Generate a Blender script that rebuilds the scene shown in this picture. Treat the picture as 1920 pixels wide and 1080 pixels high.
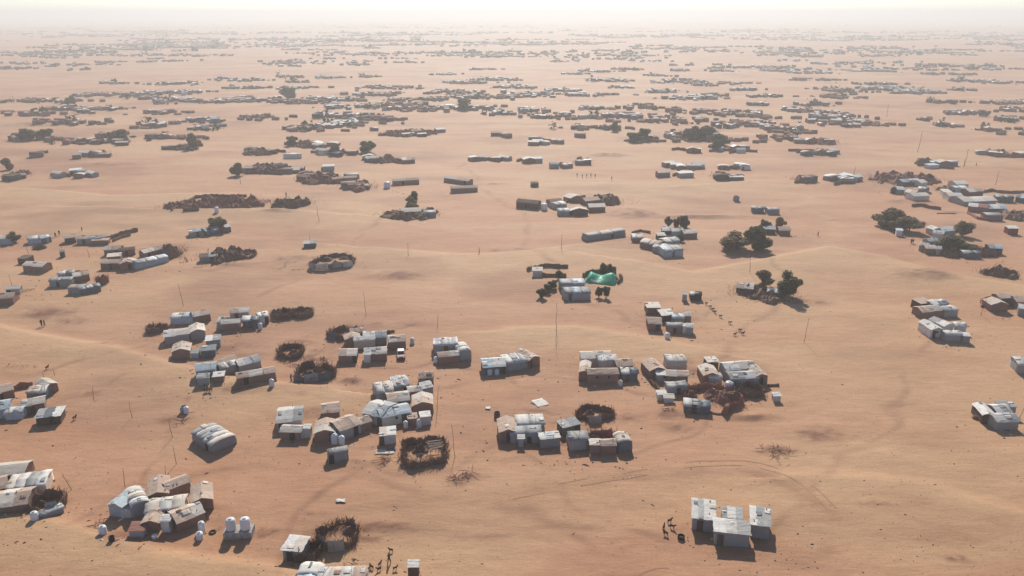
import bpy, bmesh, math, random
import numpy as np
from mathutils import Vector, noise as mnoise

for _o in list(bpy.data.objects):
    bpy.data.objects.remove(_o)
R = math.radians
rnd = random.Random(7)
scene = bpy.context.scene
COL = scene.collection

# ------------------------------------------------------------------ camera
CAM_H = 70.0
FPX = 1478.0                      # focal length in pixels of the 1920 px wide photograph
PITCH = math.atan((540 - 24) / FPX)
cam_d = bpy.data.cameras.new("camera")
cam = bpy.data.objects.new("camera", cam_d)
COL.objects.link(cam)
cam.location = (0, 0, CAM_H)
cam.rotation_euler = (math.pi / 2 - PITCH, 0, 0)
cam_d.sensor_width = 36.0
cam_d.lens = 36.0 * FPX / 1920.0
cam_d.clip_start = 1.0
cam_d.clip_end = 80000.0
scene.camera = cam

# ------------------------------------------------------------------ sky and sun
SUN_EL, SUN_AZ = R(36.0), R(0.6)          # azimuth measured from +Y towards +X
world = bpy.data.worlds.new("World")
scene.world = world
world.use_nodes = True
wn = world.node_tree.nodes
wl = world.node_tree.links
wn.clear()
wout = wn.new("ShaderNodeOutputWorld")
wbg = wn.new("ShaderNodeBackground")
sky = wn.new("ShaderNodeTexSky")
sky.sky_type = 'NISHITA'
sky.sun_disc = False
sky.sun_elevation = SUN_EL
sky.sun_rotation = SUN_AZ
sky.altitude = 300.0
sky.air_density = 0.8
sky.dust_density = 0.4
sky.ozone_density = 4.0
wbg.inputs['Strength'].default_value = 0.10
wl.new(sky.outputs[0], wbg.inputs[0])
wl.new(wbg.outputs[0], wout.inputs[0])
sun_d = bpy.data.lights.new("sun", 'SUN')
sun_d.energy = 4.4
sun_d.angle = R(0.7)
sun_d.color = (1.0, 0.93, 0.82)
sun = bpy.data.objects.new("sun", sun_d)
COL.objects.link(sun)
sd = Vector((math.sin(SUN_AZ) * math.cos(SUN_EL), math.cos(SUN_AZ) * math.cos(SUN_EL), math.sin(SUN_EL)))
sun.rotation_euler = sd.to_track_quat('Z', 'Y').to_euler()
sun.location = (0, 300, 200)
scene.view_settings.view_transform = 'Standard'
scene.view_settings.look = 'None'
scene.view_settings.gamma = 1.0
scene.view_settings.use_curve_mapping = False
scene.view_settings.exposure = 0.32
scene.cycles.volume_bounces = 1
scene.cycles.max_bounces = 6
scene.cycles.use_denoising = True

# ------------------------------------------------------------------ pixel <-> ground helpers
CP, SP = math.cos(PITCH), math.sin(PITCH)

def ray(px, py):
    u, v = (px - 960.0) / FPX, (540.0 - py) / FPX
    return u, CP + v * SP, -SP + v * CP        # x, y, z of the viewing direction

def flat(px, py, z=0.0):
    dx, dy, dz = ray(px, max(py, 27.5))
    t = (CAM_H - z) / -dz
    return dx * t, dy * t

def to_px(x, y, z):
    dz = z - CAM_H
    dep = y * CP - dz * SP
    up = y * SP + dz * CP
    return 960 + FPX * x / dep, 540 - FPX * up / dep

def ppm(px, py):
    dx, dy, dz = ray(px, py)
    return FPX * -dz / CAM_H                   # pixels per metre facing the camera

# ------------------------------------------------------------------ numpy noise for the sand relief
_rs = np.random.RandomState(3)
_TAB = _rs.rand(256, 256)

def vnoise(x, y):
    xi, yi = np.floor(x).astype(np.int64), np.floor(y).astype(np.int64)
    fx, fy = x - xi, y - yi
    fx = fx * fx * fx * (fx * (fx * 6 - 15) + 10)
    fy = fy * fy * fy * (fy * (fy * 6 - 15) + 10)
    a, b = _TAB[xi & 255, yi & 255], _TAB[(xi + 1) & 255, yi & 255]
    c, d = _TAB[xi & 255, (yi + 1) & 255], _TAB[(xi + 1) & 255, (yi + 1) & 255]
    return (a * (1 - fx) + b * fx) * (1 - fy) + (c * (1 - fx) + d * fx) * fy

def fbm(x, y, o=3):
    s, a, t = 0.0, 1.0, 0.0
    for k in range(o):
        s = s + a * vnoise(x * 2 ** k + 17.3 * k, y * 2 ** k + 5.1 * k)
        t += a
        a *= 0.5
    return s / t

# crests of blown yellow sand: pixel polylines, how wide (m) the apron is towards the camera, height
CRESTS = [
    ([(-60, 605), (60, 628), (200, 650), (330, 690), (420, 715), (520, 728), (620, 735)], 14, 0.9),
    ([(-80, 955), (60, 972), (180, 1012), (300, 1045), (480, 1070), (640, 1095)], 9, 0.7),
    ([(1480, 900), (1620, 905), (1740, 922), (1830, 950), (1960, 985)], 8, 0.5),
    ([(1180, 500), (1300, 520), (1420, 500), (1560, 470), (1660, 490), (1760, 520), (1930, 545)], 22, 0.8),
    ([(180, 395), (330, 400), (470, 398), (620, 405)], 22, 1.0),
    ([(960, 625), (1080, 622), (1200, 640), (1320, 660)], 12, 0.5),
    ([(700, 470), (860, 485), (1000, 480), (1090, 470)], 22, 0.7),
    ([(40, 355), (200, 372), (330, 366)], 26, 0.9),
    ([(1020, 345), (1130, 342), (1250, 352), (1330, 345)], 26, 0.9),
]
# dark trodden or damp soil, and small slip faces whose shade is also coloured in: px, py, half width px, half height px, strength, mound height m
SOIL_AND_SHADE = [
    (715, 985, 75, 14, .8, .25), (690, 1003, 30, 8, .9, .1), (870, 890, 34, 9, .9, .2), (1455, 845, 34, 8, 1, .35), (1410, 783, 42, 6, 1, .5),
    (1255, 775, 36, 10, .8, .2), (658, 714, 20, 6, 1.1, .4), (1180, 782, 30, 9, .7, .1), (700, 612, 34, 8, .5, .2), (560, 640, 45, 10, .7, .1),
    (600, 668, 50, 14, .8, .1), (500, 990, 30, 6, .6, .1), (495, 1000, 25, 5, .7, 0), (590, 958, 30, 4, .5, .1), (860, 905, 15, 4, .8, .1),
    (1190, 402, 46, 9, .8, 1.1), (1320, 408, 90, 4, .7, .8), (1140, 290, 34, 3.5, .9, 1.2), (525, 402, 34, 3.5, .9, .7), (745, 522, 55, 9, .45, .5),
    (1735, 522, 60, 12, .5, .8), (1530, 815, 50, 14, .35, .2), (90, 585, 60, 12, .8, .4), (200, 640, 18, 5, .8, .2), (130, 600, 30, 8, .5, .1),
    (955, 475, 50, 5, .4, .3), (590, 775, 60, 10, .3, .1), (1010, 766, 60, 14, .25, .1), (160, 735, 40, 8, .5, .1), (330, 785, 40, 8, .4, .2),
    (1700, 380, 40, 5, .5, .3), (1790, 400, 30, 2.5, .9, .4), (440, 735, 60, 8, .3, .0), (1235, 595, 30, 8, .4, .1), (1270, 800, 30, 10, .6, .1),
    (350, 960, 90, 20, .45, 0), (420, 985, 30, 12, .6, 0), (1520, 570, 34, 5, .6, .2), (60, 235, 70, 5, .6, 1.0), (200, 308, 60, 4, .5, .6),
    (930, 345, 40, 3, .4, .5), (545, 490, 40, 8, .4, .1), (430, 500, 40, 4, .7, .3), (1060, 790, 45, 9, .5, .1), (300, 470, 60, 10, .25, .1),
    (760, 612, 60, 8, .4, .1), (1640, 950, 30, 5, .25, .1), (1790, 1050, 22, 5, .4, .1), (1320, 990, 50, 12, .3, 0), (240, 1000, 80, 16, .4, 0),
    (700, 800, 100, 30, .25, 0), (1130, 700, 80, 14, .3, 0), (420, 655, 90, 25, .3, 0), (690, 650, 80, 16, .4, 0), (1340, 700, 90, 26, .35, 0),
    (1060, 830, 120, 20, .35, 0), (60, 770, 80, 20, .4, 0), (40, 940, 90, 20, .35, 0), (620, 1000, 60, 22, .5, 0), (1250, 600, 50, 12, .35, 0),
]

# footpaths and old wheel ways trodden between the compounds: pixel polylines, width m, strength
PATHS = [
    ([(120, 980), (260, 900), (420, 880), (560, 870), (720, 885), (900, 850), (1060, 790)], 1.6, .30), ([(500, 1080), (560, 960), (650, 900), (700, 860)], 1.4, .35),
    ([(960, 930), (1080, 906), (1180, 890), (1260, 876), (1340, 868), (1420, 872), (1500, 905), (1560, 960), (1600, 1080)], 3.2, .26), ([(560, 880), (700, 902), (850, 925), (1000, 960), (1100, 1010), (1150, 1090)], 2.6, .24),
    ([(840, 1000), (1000, 996), (1150, 1000), (1290, 1010)], 1.6, .3), ([(700, 770), (860, 730), (980, 700), (1100, 720), (1240, 730)], 1.6, .3), ([(430, 720), (560, 740), (700, 760)], 1.3, .3),
    ([(300, 690), (180, 720), (60, 760)], 1.4, .3), ([(350, 600), (440, 570), (560, 520), (620, 500), (700, 420), (760, 400)], 1.8, .28), ([(1060, 560), (1160, 600), (1240, 620), (1330, 570)], 1.6, .3),
    ([(1330, 700), (1400, 640), (1460, 560), (1430, 480), (1300, 450)], 1.8, .28), ([(1490, 360), (1540, 385), (1560, 410), (1562, 450), (1556, 520), (1570, 640), (1640, 800), (1700, 1000)], 3.5, -.5),
    ([(1560, 415), (1680, 425), (1760, 470)], 2.0, .3), ([(200, 520), (330, 510), (480, 500), (600, 490)], 1.6, .28), ([(1180, 850), (1300, 780), (1430, 740)], 1.5, .3), ([(940, 700), (960, 760), (950, 850)], 1.4, .3),
    ([(1080, 560), (1000, 470), (980, 400), (900, 350), (860, 300)], 2.2, .25), ([(640, 680), (760, 690), (820, 670), (900, 690)], 1.4, .35), ([(0, 700), (120, 690), (240, 660), (300, 640)], 1.4, .28),
    ([(260, 940), (300, 860), (330, 800), (360, 740)], 1.3, .3), ([(1320, 1000), (1240, 1010), (1100, 960), (1000, 900), (950, 850)], 1.3, .3), ([(1450, 980), (1560, 900), (1700, 700), (1740, 640)], 1.6, .25)]

def seg_dist(x, y, pts):
    """distance to a ground polyline and signed side (positive: nearer the camera)"""
    best = np.full(x.shape, 1e9)
    side = np.zeros(x.shape)
    for (ax, ay), (bx, by) in zip(pts, pts[1:]):
        vx, vy = bx - ax, by - ay
        L2 = vx * vx + vy * vy
        t = np.clip(((x - ax) * vx + (y - ay) * vy) / L2, 0, 1)
        ex, ey = x - (ax + t * vx), y - (ay + t * vy)
        d = np.sqrt(ex * ex + ey * ey)
        s = np.where(vx * ey - vy * ex < 0, 1.0, -1.0)
        m = d < best
        best = np.where(m, d, best)
        side = np.where(m, s, side)
    return best, side

PATHS_W = [([flat(*p) for p in pts], w, h) for pts, w, h in PATHS]
CRESTS_W = [([flat(*p) for p in pts], w, h) for pts, w, h in CRESTS]
SOIL_AND_SHADE_W = []
for (px, py, hw, hh, s, h) in SOIL_AND_SHADE:
    x, y = flat(px, py)
    SOIL_AND_SHADE_W.append((x, y, hw / ppm(px, py), max(0.8, (flat(px, py - hh)[1] - flat(px, py + hh)[1]) / 2), max(s, .75), h))

def sand_fields(x, y):
    x, y = np.asarray(x, float), np.asarray(y, float)
    d = np.sqrt(x * x + y * y)
    z = (fbm(x / 150 + 40, y / 120 + 12, 3) - 0.5) * 3.0
    z += (fbm(x / 45 + 7, y / 16 + 30, 3) - 0.5) * 0.75
    z += (fbm(x / 9 + 70, y / 5 + 3, 2) - 0.5) * 0.20 * np.clip(1.4 - d / 600, 0, 1)
    z += (fbm(x / 2.2, y / 1.7, 2) - 0.5) * 0.09 * np.clip(1.3 - d / 260, 0, 1)
    z += (fbm(x / 600 + 3, y / 300 + 9, 3) - 0.5) * 8 * np.clip((d - 500) / 1500, 0, 1)
    yel = np.clip((fbm(x / 70 + 11, y / 26 + 60, 3) - 0.48) * 4, 0, 1) * 0.75
    for pts, w, h in CRESTS_W:
        x0, x1 = min(p[0] for p in pts) - 60, max(p[0] for p in pts) + 60
        y0, y1 = min(p[1] for p in pts) - 60, max(p[1] for p in pts) + 60
        m = (x > x0) & (x < x1) & (y > y0) & (y < y1)
        if not m.any():
            continue
        dd, sd_ = seg_dist(x[m], y[m], pts)
        wob = 0.6 + 0.8 * fbm(x[m] / 11, y[m] / 11, 2)
        near = np.exp(-(dd / (w * wob)) ** 2)
        far = np.exp(-(dd / 2.2) ** 2)
        f = np.where(sd_ > 0, near, far)
        z[m] += h * f
        yel[m] = np.maximum(yel[m], f * 0.95)
    red = np.clip((fbm(x / 38 + 90, y / 22 + 4, 4) - 0.55) * 4, 0, 1) * 0.42
    for pts, w, s in PATHS_W:
        m = (x > min(p[0] for p in pts) - 12) & (x < max(p[0] for p in pts) + 12) & (y > min(p[1] for p in pts) - 12) & (y < max(p[1] for p in pts) + 12)
        if not m.any():
            continue
        wx, wy = x[m] + 2.2 * (fbm(x[m] / 14, y[m] / 14 + 8, 2) - .5) * 4, y[m] + 2.2 * (fbm(x[m] / 14 + 31, y[m] / 14, 2) - .5) * 4
        dd, _s = seg_dist(wx, wy, pts)
        f = np.exp(-(dd / (w * .55)) ** 2) * np.clip(fbm(x[m] / 5 + 3, y[m] / 5, 3) * 2.4 - .35, 0, 1.3)
        if s > 0:
            red[m] = np.maximum(red[m], f * s * 1.5)
        else:
            yel[m] = np.maximum(yel[m], -f * s)
        z[m] -= .04 * f * abs(s)
    for (sx, sy, rx, ry, s, h) in SOIL_AND_SHADE_W:
        m = (np.abs(x - sx) < rx * 2.6) & (np.abs(y - sy) < ry * 2.6)
        if not m.any():
            continue
        qx, qy = (x[m] - sx) / rx, (y[m] - sy) / ry
        n = fbm(x[m] / (0.5 + rx * .25) + sx, y[m] / (0.5 + ry * .25) + sy, 3)
        e = qx * qx + qy * qy
        f = np.exp(-e * 1.1)
        red[m] = np.maximum(red[m], np.clip(f * s * (n * 2.6 - 0.45), 0, 1))
        if h:
            # small mound whose steep side looks at the camera
            z[m] += h * np.exp(-(qx ** 2)) * np.where(qy < 0, np.exp(-(qy * 1.9) ** 2), np.exp(-(qy * 0.8) ** 2))
    return z, yel, red

def gz(x, y):
    return float(sand_fields(np.array([x]), np.array([y]))[0][0])

def ground(px, py):
    x, y = flat(px, py)
    for _ in range(3):
        z = gz(x, y)
        x, y = flat(px, py, z)
    return Vector((x, y, gz(x, y)))

# ------------------------------------------------------------------ materials
def new_mat(name):
    m = bpy.data.materials.new(name)
    m.use_nodes = True
    n, l = m.node_tree.nodes, m.node_tree.links
    return m, n, l, n['Principled BSDF']

def mixc(n, l, fac, a, b, mode='MIX'):
    x = n.new("ShaderNodeMix")
    x.data_type = 'RGBA'
    x.blend_type = mode
    for k, v in ((0, fac), (6, a), (7, b)):
        if isinstance(v, (int, float)):
            x.inputs[k].default_value = v
        elif isinstance(v, tuple):
            x.inputs[k].default_value = (*v, 1)
        else:
            l.new(v, x.inputs[k])
    return x.outputs[2]

def noise_node(n, l, vec, scale, detail=4, rough=.55):
    t = n.new("ShaderNodeTexNoise")
    t.inputs['Scale'].default_value = scale
    t.inputs['Detail'].default_value = detail
    t.inputs['Roughness'].default_value = rough
    if vec is not None:
        l.new(vec, t.inputs['Vector'])
    return t.outputs['Fac']

def ramp(n, l, fac, a, b):
    r = n.new("ShaderNodeMapRange")
    r.inputs['From Min'].default_value = a
    r.inputs['From Max'].default_value = b
    l.new(fac, r.inputs['Value'])
    return r.outputs['Result']

def surf(name, col, rough=.8, dirt=.35, dirtcol=(.43, .30, .20), var=.22, bump=.25, scale=1.2, spec=.3, streak=False, thin=0.0):
    """cloth, mud or metal: tone varies from piece to piece, sand-coloured dirt in patches, creases as relief"""
    m, n, l, p = new_mat(name)
    tc = n.new("ShaderNodeTexCoord")
    oi = n.new("ShaderNodeObjectInfo")
    off = n.new("ShaderNodeVectorMath")
    off.operation = 'MULTIPLY_ADD'
    l.new(oi.outputs['Random'], off.inputs[0])
    off.inputs[1].default_value = (37, 53, 71)
    l.new(tc.outputs['Object'], off.inputs[2])
    vec = off.outputs[0]
    hsv = n.new("ShaderNodeHueSaturation")
    hsv.inputs['Color'].default_value = (*col, 1)
    v = n.new("ShaderNodeMapRange")
    v.inputs['To Min'].default_value = 1 - var
    v.inputs['To Max'].default_value = 1 + var * .6
    l.new(oi.outputs['Random'], v.inputs['Value'])
    l.new(v.outputs[0], hsv.inputs['Value'])
    n1 = noise_node(n, l, vec, scale, 5, .6)
    c = mixc(n, l, ramp(n, l, n1, .46, .74), hsv.outputs[0], dirtcol)
    c = mixc(n, l, dirt, hsv.outputs[0], c)
    n2 = noise_node(n, l, vec, scale * 5, 3, .6)
    c = mixc(n, l, .35, c, mixc(n, l, n2, (.45, .45, .45), (1.5, 1.5, 1.5)), 'MULTIPLY')
    l.new(c, p.inputs['Base Color'])
    p.inputs['Roughness'].default_value = rough
    p.inputs['Specular IOR Level'].default_value = spec
    if bump:
        b = n.new("ShaderNodeBump")
        b.inputs['Strength'].default_value = bump
        b.inputs['Distance'].default_value = .25
        if streak:
            w = n.new("ShaderNodeTexWave")
            w.inputs['Scale'].default_value = 1.6
            w.inputs['Distortion'].default_value = 1.2
            l.new(vec, w.inputs['Vector'])
            l.new(w.outputs['Fac'], b.inputs['Height'])
        else:
            l.new(noise_node(n, l, vec, scale * 2.2, 4, .6), b.inputs['Height'])
        l.new(b.outputs[0], p.inputs['Normal'])
    return m

MAT = {
    'W': surf('white_tarpaulin', (.64, .615, .555), .68, .75, (.46, .36, .27)),
    'G': surf('grey_tarpaulin', (.30, .305, .295), .65, .35),
    'C': surf('cream_canvas', (.64, .56, .46), .8, .4, (.47, .35, .25)),
    'T': surf('tan_mat', (.55, .41, .31), .9, .5, (.40, .25, .17), .25, .35, 1.6),
    'B': surf('brown_mud_plaster', (.28, .165, .12), .92, .5, (.20, .115, .08), .18, .3, 1.4),
    'R': surf('red_brown_cloth', (.36, .155, .115), .85, .3, (.3, .18, .12)),
    'D': surf('dark_brown_sacking', (.11, .072, .054), .9, .3, (.2, .13, .09)),
    'K': surf('dark_slate_tarpaulin', (.10, .13, .15), .6, .25),
    'L': surf('pale_blue_tarpaulin', (.42, .50, .53), .6, .5),
    'N': surf('green_tarpaulin', (.01, .38, .19), .5, .12, (.05, .22, .12), .1, .5, 1.0),
    'Z': surf('zinc_sheet', (.50, .52, .52), .45, .4, (.42, .32, .24), .2, .5, 1.5, .5, True),
    'O': surf('maroon_paint', (.22, .03, .03), .5, .2),
    'P': surf('white_plastic', (.72, .72, .70), .4, .15, (.5, .42, .34), .1, .05),
    'S': surf('concrete_block', (.42, .39, .35), .9, .4),
    'X': surf('black_cloth_opening_shade', (.035, .03, .028), .9, .2, (.1, .07, .05), .3, .1),  # black tent cloth; also colours in the shade of doorways and windows
    'Y': surf('dry_brushwood', (.215, .125, .083), .95, .4, (.19, .11, .075), .25, 0),
    'V': surf('reddish_brushwood', (.27, .13, .085), .95, .4, (.17, .09, .06), .25, 0),
    'Q': surf('weathered_wood', (.13, .085, .06), .9, .3, (.2, .13, .09), .2, 0),
    'H': surf('pale_stick', (.50, .40, .29), .9, .3, (.35, .25, .18), .2, 0),
    'E': surf('black_rubber', (.02, .02, .02), .8, .2, (.15, .1, .07), .1, 0),
    'A': surf('goat_hair', (.07, .045, .035), .9, .2, (.2, .13, .1), .6, 0),
    'M': surf('dark_robe', (.045, .035, .035), .9, .1, (.1, .08, .07), .4, 0),
    'F': surf('skin', (.25, .14, .09), .7, 0, (.2, .1, .08), .1, 0),
    'I': surf('stone', (.33, .27, .21), .9, .4),
    'U': surf('car_paint', (.62, .62, .60), .35, .35, (.45, .33, .24), .05, 0, 1.5, .5),
    'J': surf('dark_glass', (.02, .022, .025), .15, .2, (.2, .15, .1), .1, 0, 1, .5),
}
COLOUR = {'W': 'white', 'G': 'grey', 'C': 'cream', 'T': 'tan', 'B': 'brown', 'R': 'red-brown', 'D': 'dark', 'K': 'slate', 'L': 'pale-blue',
          'N': 'green', 'Z': 'zinc', 'O': 'maroon', 'S': 'concrete', 'X': 'black'}

def leaf_mat(name, col):
    m, n, l, p = new_mat(name)
    oi = n.new("ShaderNodeObjectInfo")
    ge = n.new("ShaderNodeNewGeometry")
    hsv = n.new("ShaderNodeHueSaturation")
    hsv.inputs['Color'].default_value = (*col, 1)
    mr = n.new("ShaderNodeMapRange")
    mr.inputs['To Min'].default_value = .55
    mr.inputs['To Max'].default_value = 1.5
    l.new(ge.outputs['Random Per Island'], mr.inputs['Value'])
    l.new(mr.outputs[0], hsv.inputs['Value'])
    l.new(hsv.outputs[0], p.inputs['Base Color'])
    p.inputs['Roughness'].default_value = .75
    p.inputs['Specular IOR Level'].default_value = .2
    tr = n.new("ShaderNodeBsdfTranslucent")
    l.new(hsv.outputs[0], tr.inputs['Color'])
    mx = n.new("ShaderNodeMixShader")
    mx.inputs[0].default_value = .4
    l.new(p.outputs[0], mx.inputs[1])
    l.new(tr.outputs[0], mx.inputs[2])
    l.new(mx.outputs[0], n['Material Output'].inputs['Surface'])
    return m

MAT['leaf'] = leaf_mat('dusty_green_leaf', (.15, .15, .075))
MAT['leafd'] = leaf_mat('dark_green_leaf', (.10, .11, .055))
MAT['leafo'] = leaf_mat('dry_olive_leaf', (.21, .16, .085))

def sand_material(name, darker=1.0):
    m, n, l, p = new_mat(name)
    tc = n.new("ShaderNodeTexCoord")
    mp = n.new("ShaderNodeMapping")
    mp.inputs['Scale'].default_value = (.35, 1, 1)
    l.new(tc.outputs['Object'], mp.inputs['Vector'])
    big = noise_node(n, l, tc.outputs['Object'], .018, 5, .6)
    mid = noise_node(n, l, mp.outputs[0], .09, 5, .6)
    fine = noise_node(n, l, mp.outputs[0], .9, 5, .65)
    ya = n.new("ShaderNodeAttribute"); ya.attribute_name = 'yel'
    ra = n.new("ShaderNodeAttribute"); ra.attribute_name = 'red'
    k = darker
    c = mixc(n, l, ramp(n, l, big, .35, .65), (.425 * k, .216 * k, .112 * k), (.460 * k, .256 * k, .144 * k))
    c = mixc(n, l, ramp(n, l, mid, .42, .72), c, (.395 * k, .192 * k, .099 * k))
    c = mixc(n, l, ya.outputs['Fac'], c, (.470 * k, .284 * k, .150 * k))
    c = mixc(n, l, ra.outputs['Fac'], c, (.205 * k, .088 * k, .047 * k))
    c = mixc(n, l, .5, c, mixc(n, l, fine, (.62, .60, .58), (1.38, 1.40, 1.42)), 'MULTIPLY')
    grit = noise_node(n, l, tc.outputs['Object'], 2.6, 4, .75)
    c = mixc(n, l, .28, c, mixc(n, l, ramp(n, l, grit, .3, .7), (.62, .60, .58), (1.36, 1.37, 1.38)), 'MULTIPLY')
    # dung, twigs and footprints: specks too small to build
    vo = n.new("ShaderNodeTexVoronoi")
    vo.inputs['Scale'].default_value = .55
    vo.inputs['Randomness'].default_value = 1
    l.new(tc.outputs['Object'], vo.inputs['Vector'])
    sp = n.new("ShaderNodeMath"); sp.operation = 'MULTIPLY'
    l.new(ramp(n, l, vo.outputs['Distance'], .17, .06), sp.inputs[0])
    l.new(ramp(n, l, noise_node(n, l, tc.outputs['Object'], .06, 3, .6), .46, .62), sp.inputs[1])
    sp2 = n.new("ShaderNodeMath"); sp2.operation = 'MULTIPLY'
    l.new(sp.outputs[0], sp2.inputs[0]); sp2.inputs[1].default_value = .55
    c = mixc(n, l, sp2.outputs[0], c, (.16 * k, .085 * k, .05 * k))
    l.new(c, p.inputs['Base Color'])
    p.inputs['Roughness'].default_value = .8
    p.inputs['Specular IOR Level'].default_value = .22
    b = n.new("ShaderNodeBump")
    b.inputs['Strength'].default_value = .55
    b.inputs['Distance'].default_value = .35
    l.new(noise_node(n, l, mp.outputs[0], .55, 8, .7), b.inputs['Height'])
    l.new(b.outputs[0], p.inputs['Normal'])
    return m

MAT['sand'] = sand_material('desert_sand')
MAT['track'] = sand_material('pressed_sand', .93)

# ------------------------------------------------------------------ object helpers
def mesh_obj(name, verts, faces, mat, parent=None, smooth=False, mats=None, midx=None):
    me = bpy.data.meshes.new(name)
    me.from_pydata([tuple(v) for v in verts], [], faces)
    for mm in (mats or [mat]):
        me.materials.append(MAT[mm] if isinstance(mm, str) else mm)
    if midx is not None:
        me.polygons.foreach_set('material_index', midx)
    if smooth:
        me.polygons.foreach_set('use_smooth', [True] * len(me.polygons))
    me.update()
    return link(name, me, parent)

def link(name, me, parent=None):
    o = bpy.data.objects.new(name, me)
    COL.objects.link(o)
    if parent is not None:
        o.parent = parent
    return o

def empty(name, loc, rz=0.0):
    o = bpy.data.objects.new(name, None)
    o.empty_display_size = .3
    COL.objects.link(o)
    o.location = loc
    o.rotation_euler = (0, 0, rz)
    return o

PENDING = []            # (object, look, phrase, category, group): labels are settled once everything stands

def register(o, look, phrase, cat, group):
    PENDING.append((o, look, phrase, cat, group))
    return o

def n3(x, y, z):
    return mnoise.noise(Vector((x, y, z)))

class MB:
    """collects geometry for one mesh"""
    def __init__(s):
        s.v, s.f = [], []

    def shell(s, fn, na, nb, thick):
        o = len(s.v)
        W = nb + 1
        top = [fn(i / na, j / nb) for i in range(na + 1) for j in range(W)]
        N = len(top)
        s.v += top + [(x, y, z - thick) for x, y, z in top]
        for i in range(na):
            for j in range(nb):
                a, b, c, d = o + i * W + j, o + i * W + j + 1, o + (i + 1) * W + j + 1, o + (i + 1) * W + j
                s.f.append((a, d, c, b))
                s.f.append((a + N, b + N, c + N, d + N))
        for i in range(na):
            for j in (0, nb):
                a, d = o + i * W + j, o + (i + 1) * W + j
                s.f.append((a, a + N, d + N, d) if j == 0 else (a, d, d + N, a + N))
        for j in range(nb):
            for i in (0, na):
                a, b = o + i * W + j, o + i * W + j + 1
                s.f.append((a, b, b + N, a + N) if i == 0 else (a, a + N, b + N, b))

    def box(s, x0, x1, y0, y1, z0, z1):
        o = len(s.v)
        s.v += [(x0, y0, z0), (x1, y0, z0), (x1, y1, z0), (x0, y1, z0), (x0, y0, z1), (x1, y0, z1), (x1, y1, z1), (x0, y1, z1)]
        s.f += [tuple(o + k for k in q) for q in ((0, 3, 2, 1), (4, 5, 6, 7), (0, 1, 5, 4), (1, 2, 6, 5), (2, 3, 7, 6), (3, 0, 4, 7))]

    def tube(s, pts, rads, n=5):
        o = len(s.v)
        pts = [Vector(p) for p in pts]
        for k, p in enumerate(pts):
            t = (pts[min(k + 1, len(pts) - 1)] - pts[max(k - 1, 0)]).normalized()
            u = t.cross(Vector((.31, .87, .38))).normalized()
            w = t.cross(u)
            r = rads[k] if hasattr(rads, '__len__') else rads
            for q in range(n):
                a = 2 * math.pi * q / n
                s.v.append(tuple(p + u * (r * math.cos(a)) + w * (r * math.sin(a))))
        for k in range(len(pts) - 1):
            for q in range(n):
                a, b = o + k * n + q, o + k * n + (q + 1) % n
                s.f.append((a, b, b + n, a + n))
        s.f.append(tuple(o + q for q in range(n))[::-1])
        s.f.append(tuple(o + (len(pts) - 1) * n + q for q in range(n)))

    def lathe(s, prof, n=14, cx=0, cy=0):
        o = len(s.v)
        for r, z in prof:
            for q in range(n):
                a = 2 * math.pi * q / n
                s.v.append((cx + r * math.cos(a), cy + r * math.sin(a), z))
        for k in range(len(prof) - 1):
            for q in range(n):
                a, b = o + k * n + q, o + k * n + (q + 1) % n
                s.f.append((a, b, b + n, a + n))
        s.f.append(tuple(o + q for q in range(n))[::-1])
        s.f.append(tuple(o + (len(prof) - 1) * n + q for q in range(n)))

    def build(s, name, mat, parent=None, smooth=False):
        return mesh_obj(name, s.v, s.f, mat, parent, smooth)

# ------------------------------------------------------------------ the ground: one sheet to the horizon
def build_ground():
    # fans out from a point behind the camera's foot; cells grow with distance
    ang = []
    a = -math.pi
    while a < math.pi - 1e-6:
        ang.append(a)
        a += .0042 if abs(a) < .80 else (.02 if abs(a) < 1.2 else .08)
    ang = np.array(ang)
    rad = [2.0]
    while rad[-1] < 26000:
        r = rad[-1]
        rad.append(r * (1.0046 if 70 < r < 1500 else (1.012 if r < 6000 and r >= 70 else (1.05 if r >= 6000 else 1.25))))
    rad = np.array(rad)
    cx, cy = 0.0, -10.0
    X = cx + np.outer(rad, np.sin(ang))
    Y = cy + np.outer(rad, np.cos(ang))
    Z, YEL, RED = sand_fields(X.ravel(), Y.ravel())
    nr, na = len(rad), len(ang)
    co = np.stack([X.ravel(), Y.ravel(), Z], 1)
    idx = np.arange(nr * na).reshape(nr, na)
    nx = np.roll(idx, -1, axis=1)
    q = np.stack([idx[:-1], idx[1:], nx[1:], nx[:-1]], -1).reshape(-1, 4)
    # the hub is closed with one ring of triangles
    co = np.vstack([co, [[cx, cy, float(Z[:na].mean())]]])
    hub = nr * na
    tri = np.stack([np.full(na, hub), idx[0], nx[0]], -1)
    me = bpy.data.meshes.new('ground')
    me.vertices.add(len(co))
    me.vertices.foreach_set('co', co.astype(np.float32).ravel())
    nl = q.size + tri.size
    me.loops.add(nl)
    me.loops.foreach_set('vertex_index', np.concatenate([q.ravel(), tri.ravel()]).astype(np.int32))
    me.polygons.add(len(q) + len(tri))
    ls = np.concatenate([np.arange(len(q)) * 4, q.size + np.arange(len(tri)) * 3])
    me.polygons.foreach_set('loop_start', ls.astype(np.int32))
    me.polygons.foreach_set('use_smooth', np.ones(len(q) + len(tri), bool))
    me.update(calc_edges=True)
    me.validate()
    for nme, arr in (('yel', YEL), ('red', RED)):
        at = me.attributes.new(nme, 'FLOAT', 'POINT')
        at.data.foreach_set('value', np.append(arr, 0).astype(np.float32))
    me.materials.append(MAT['sand'])
    o = link('ground', me)
    o['kind'] = 'structure'
    if me.polygons[0].normal.z < 0:
        me.flip_normals()
    return o

ground_obj = build_ground()

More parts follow.
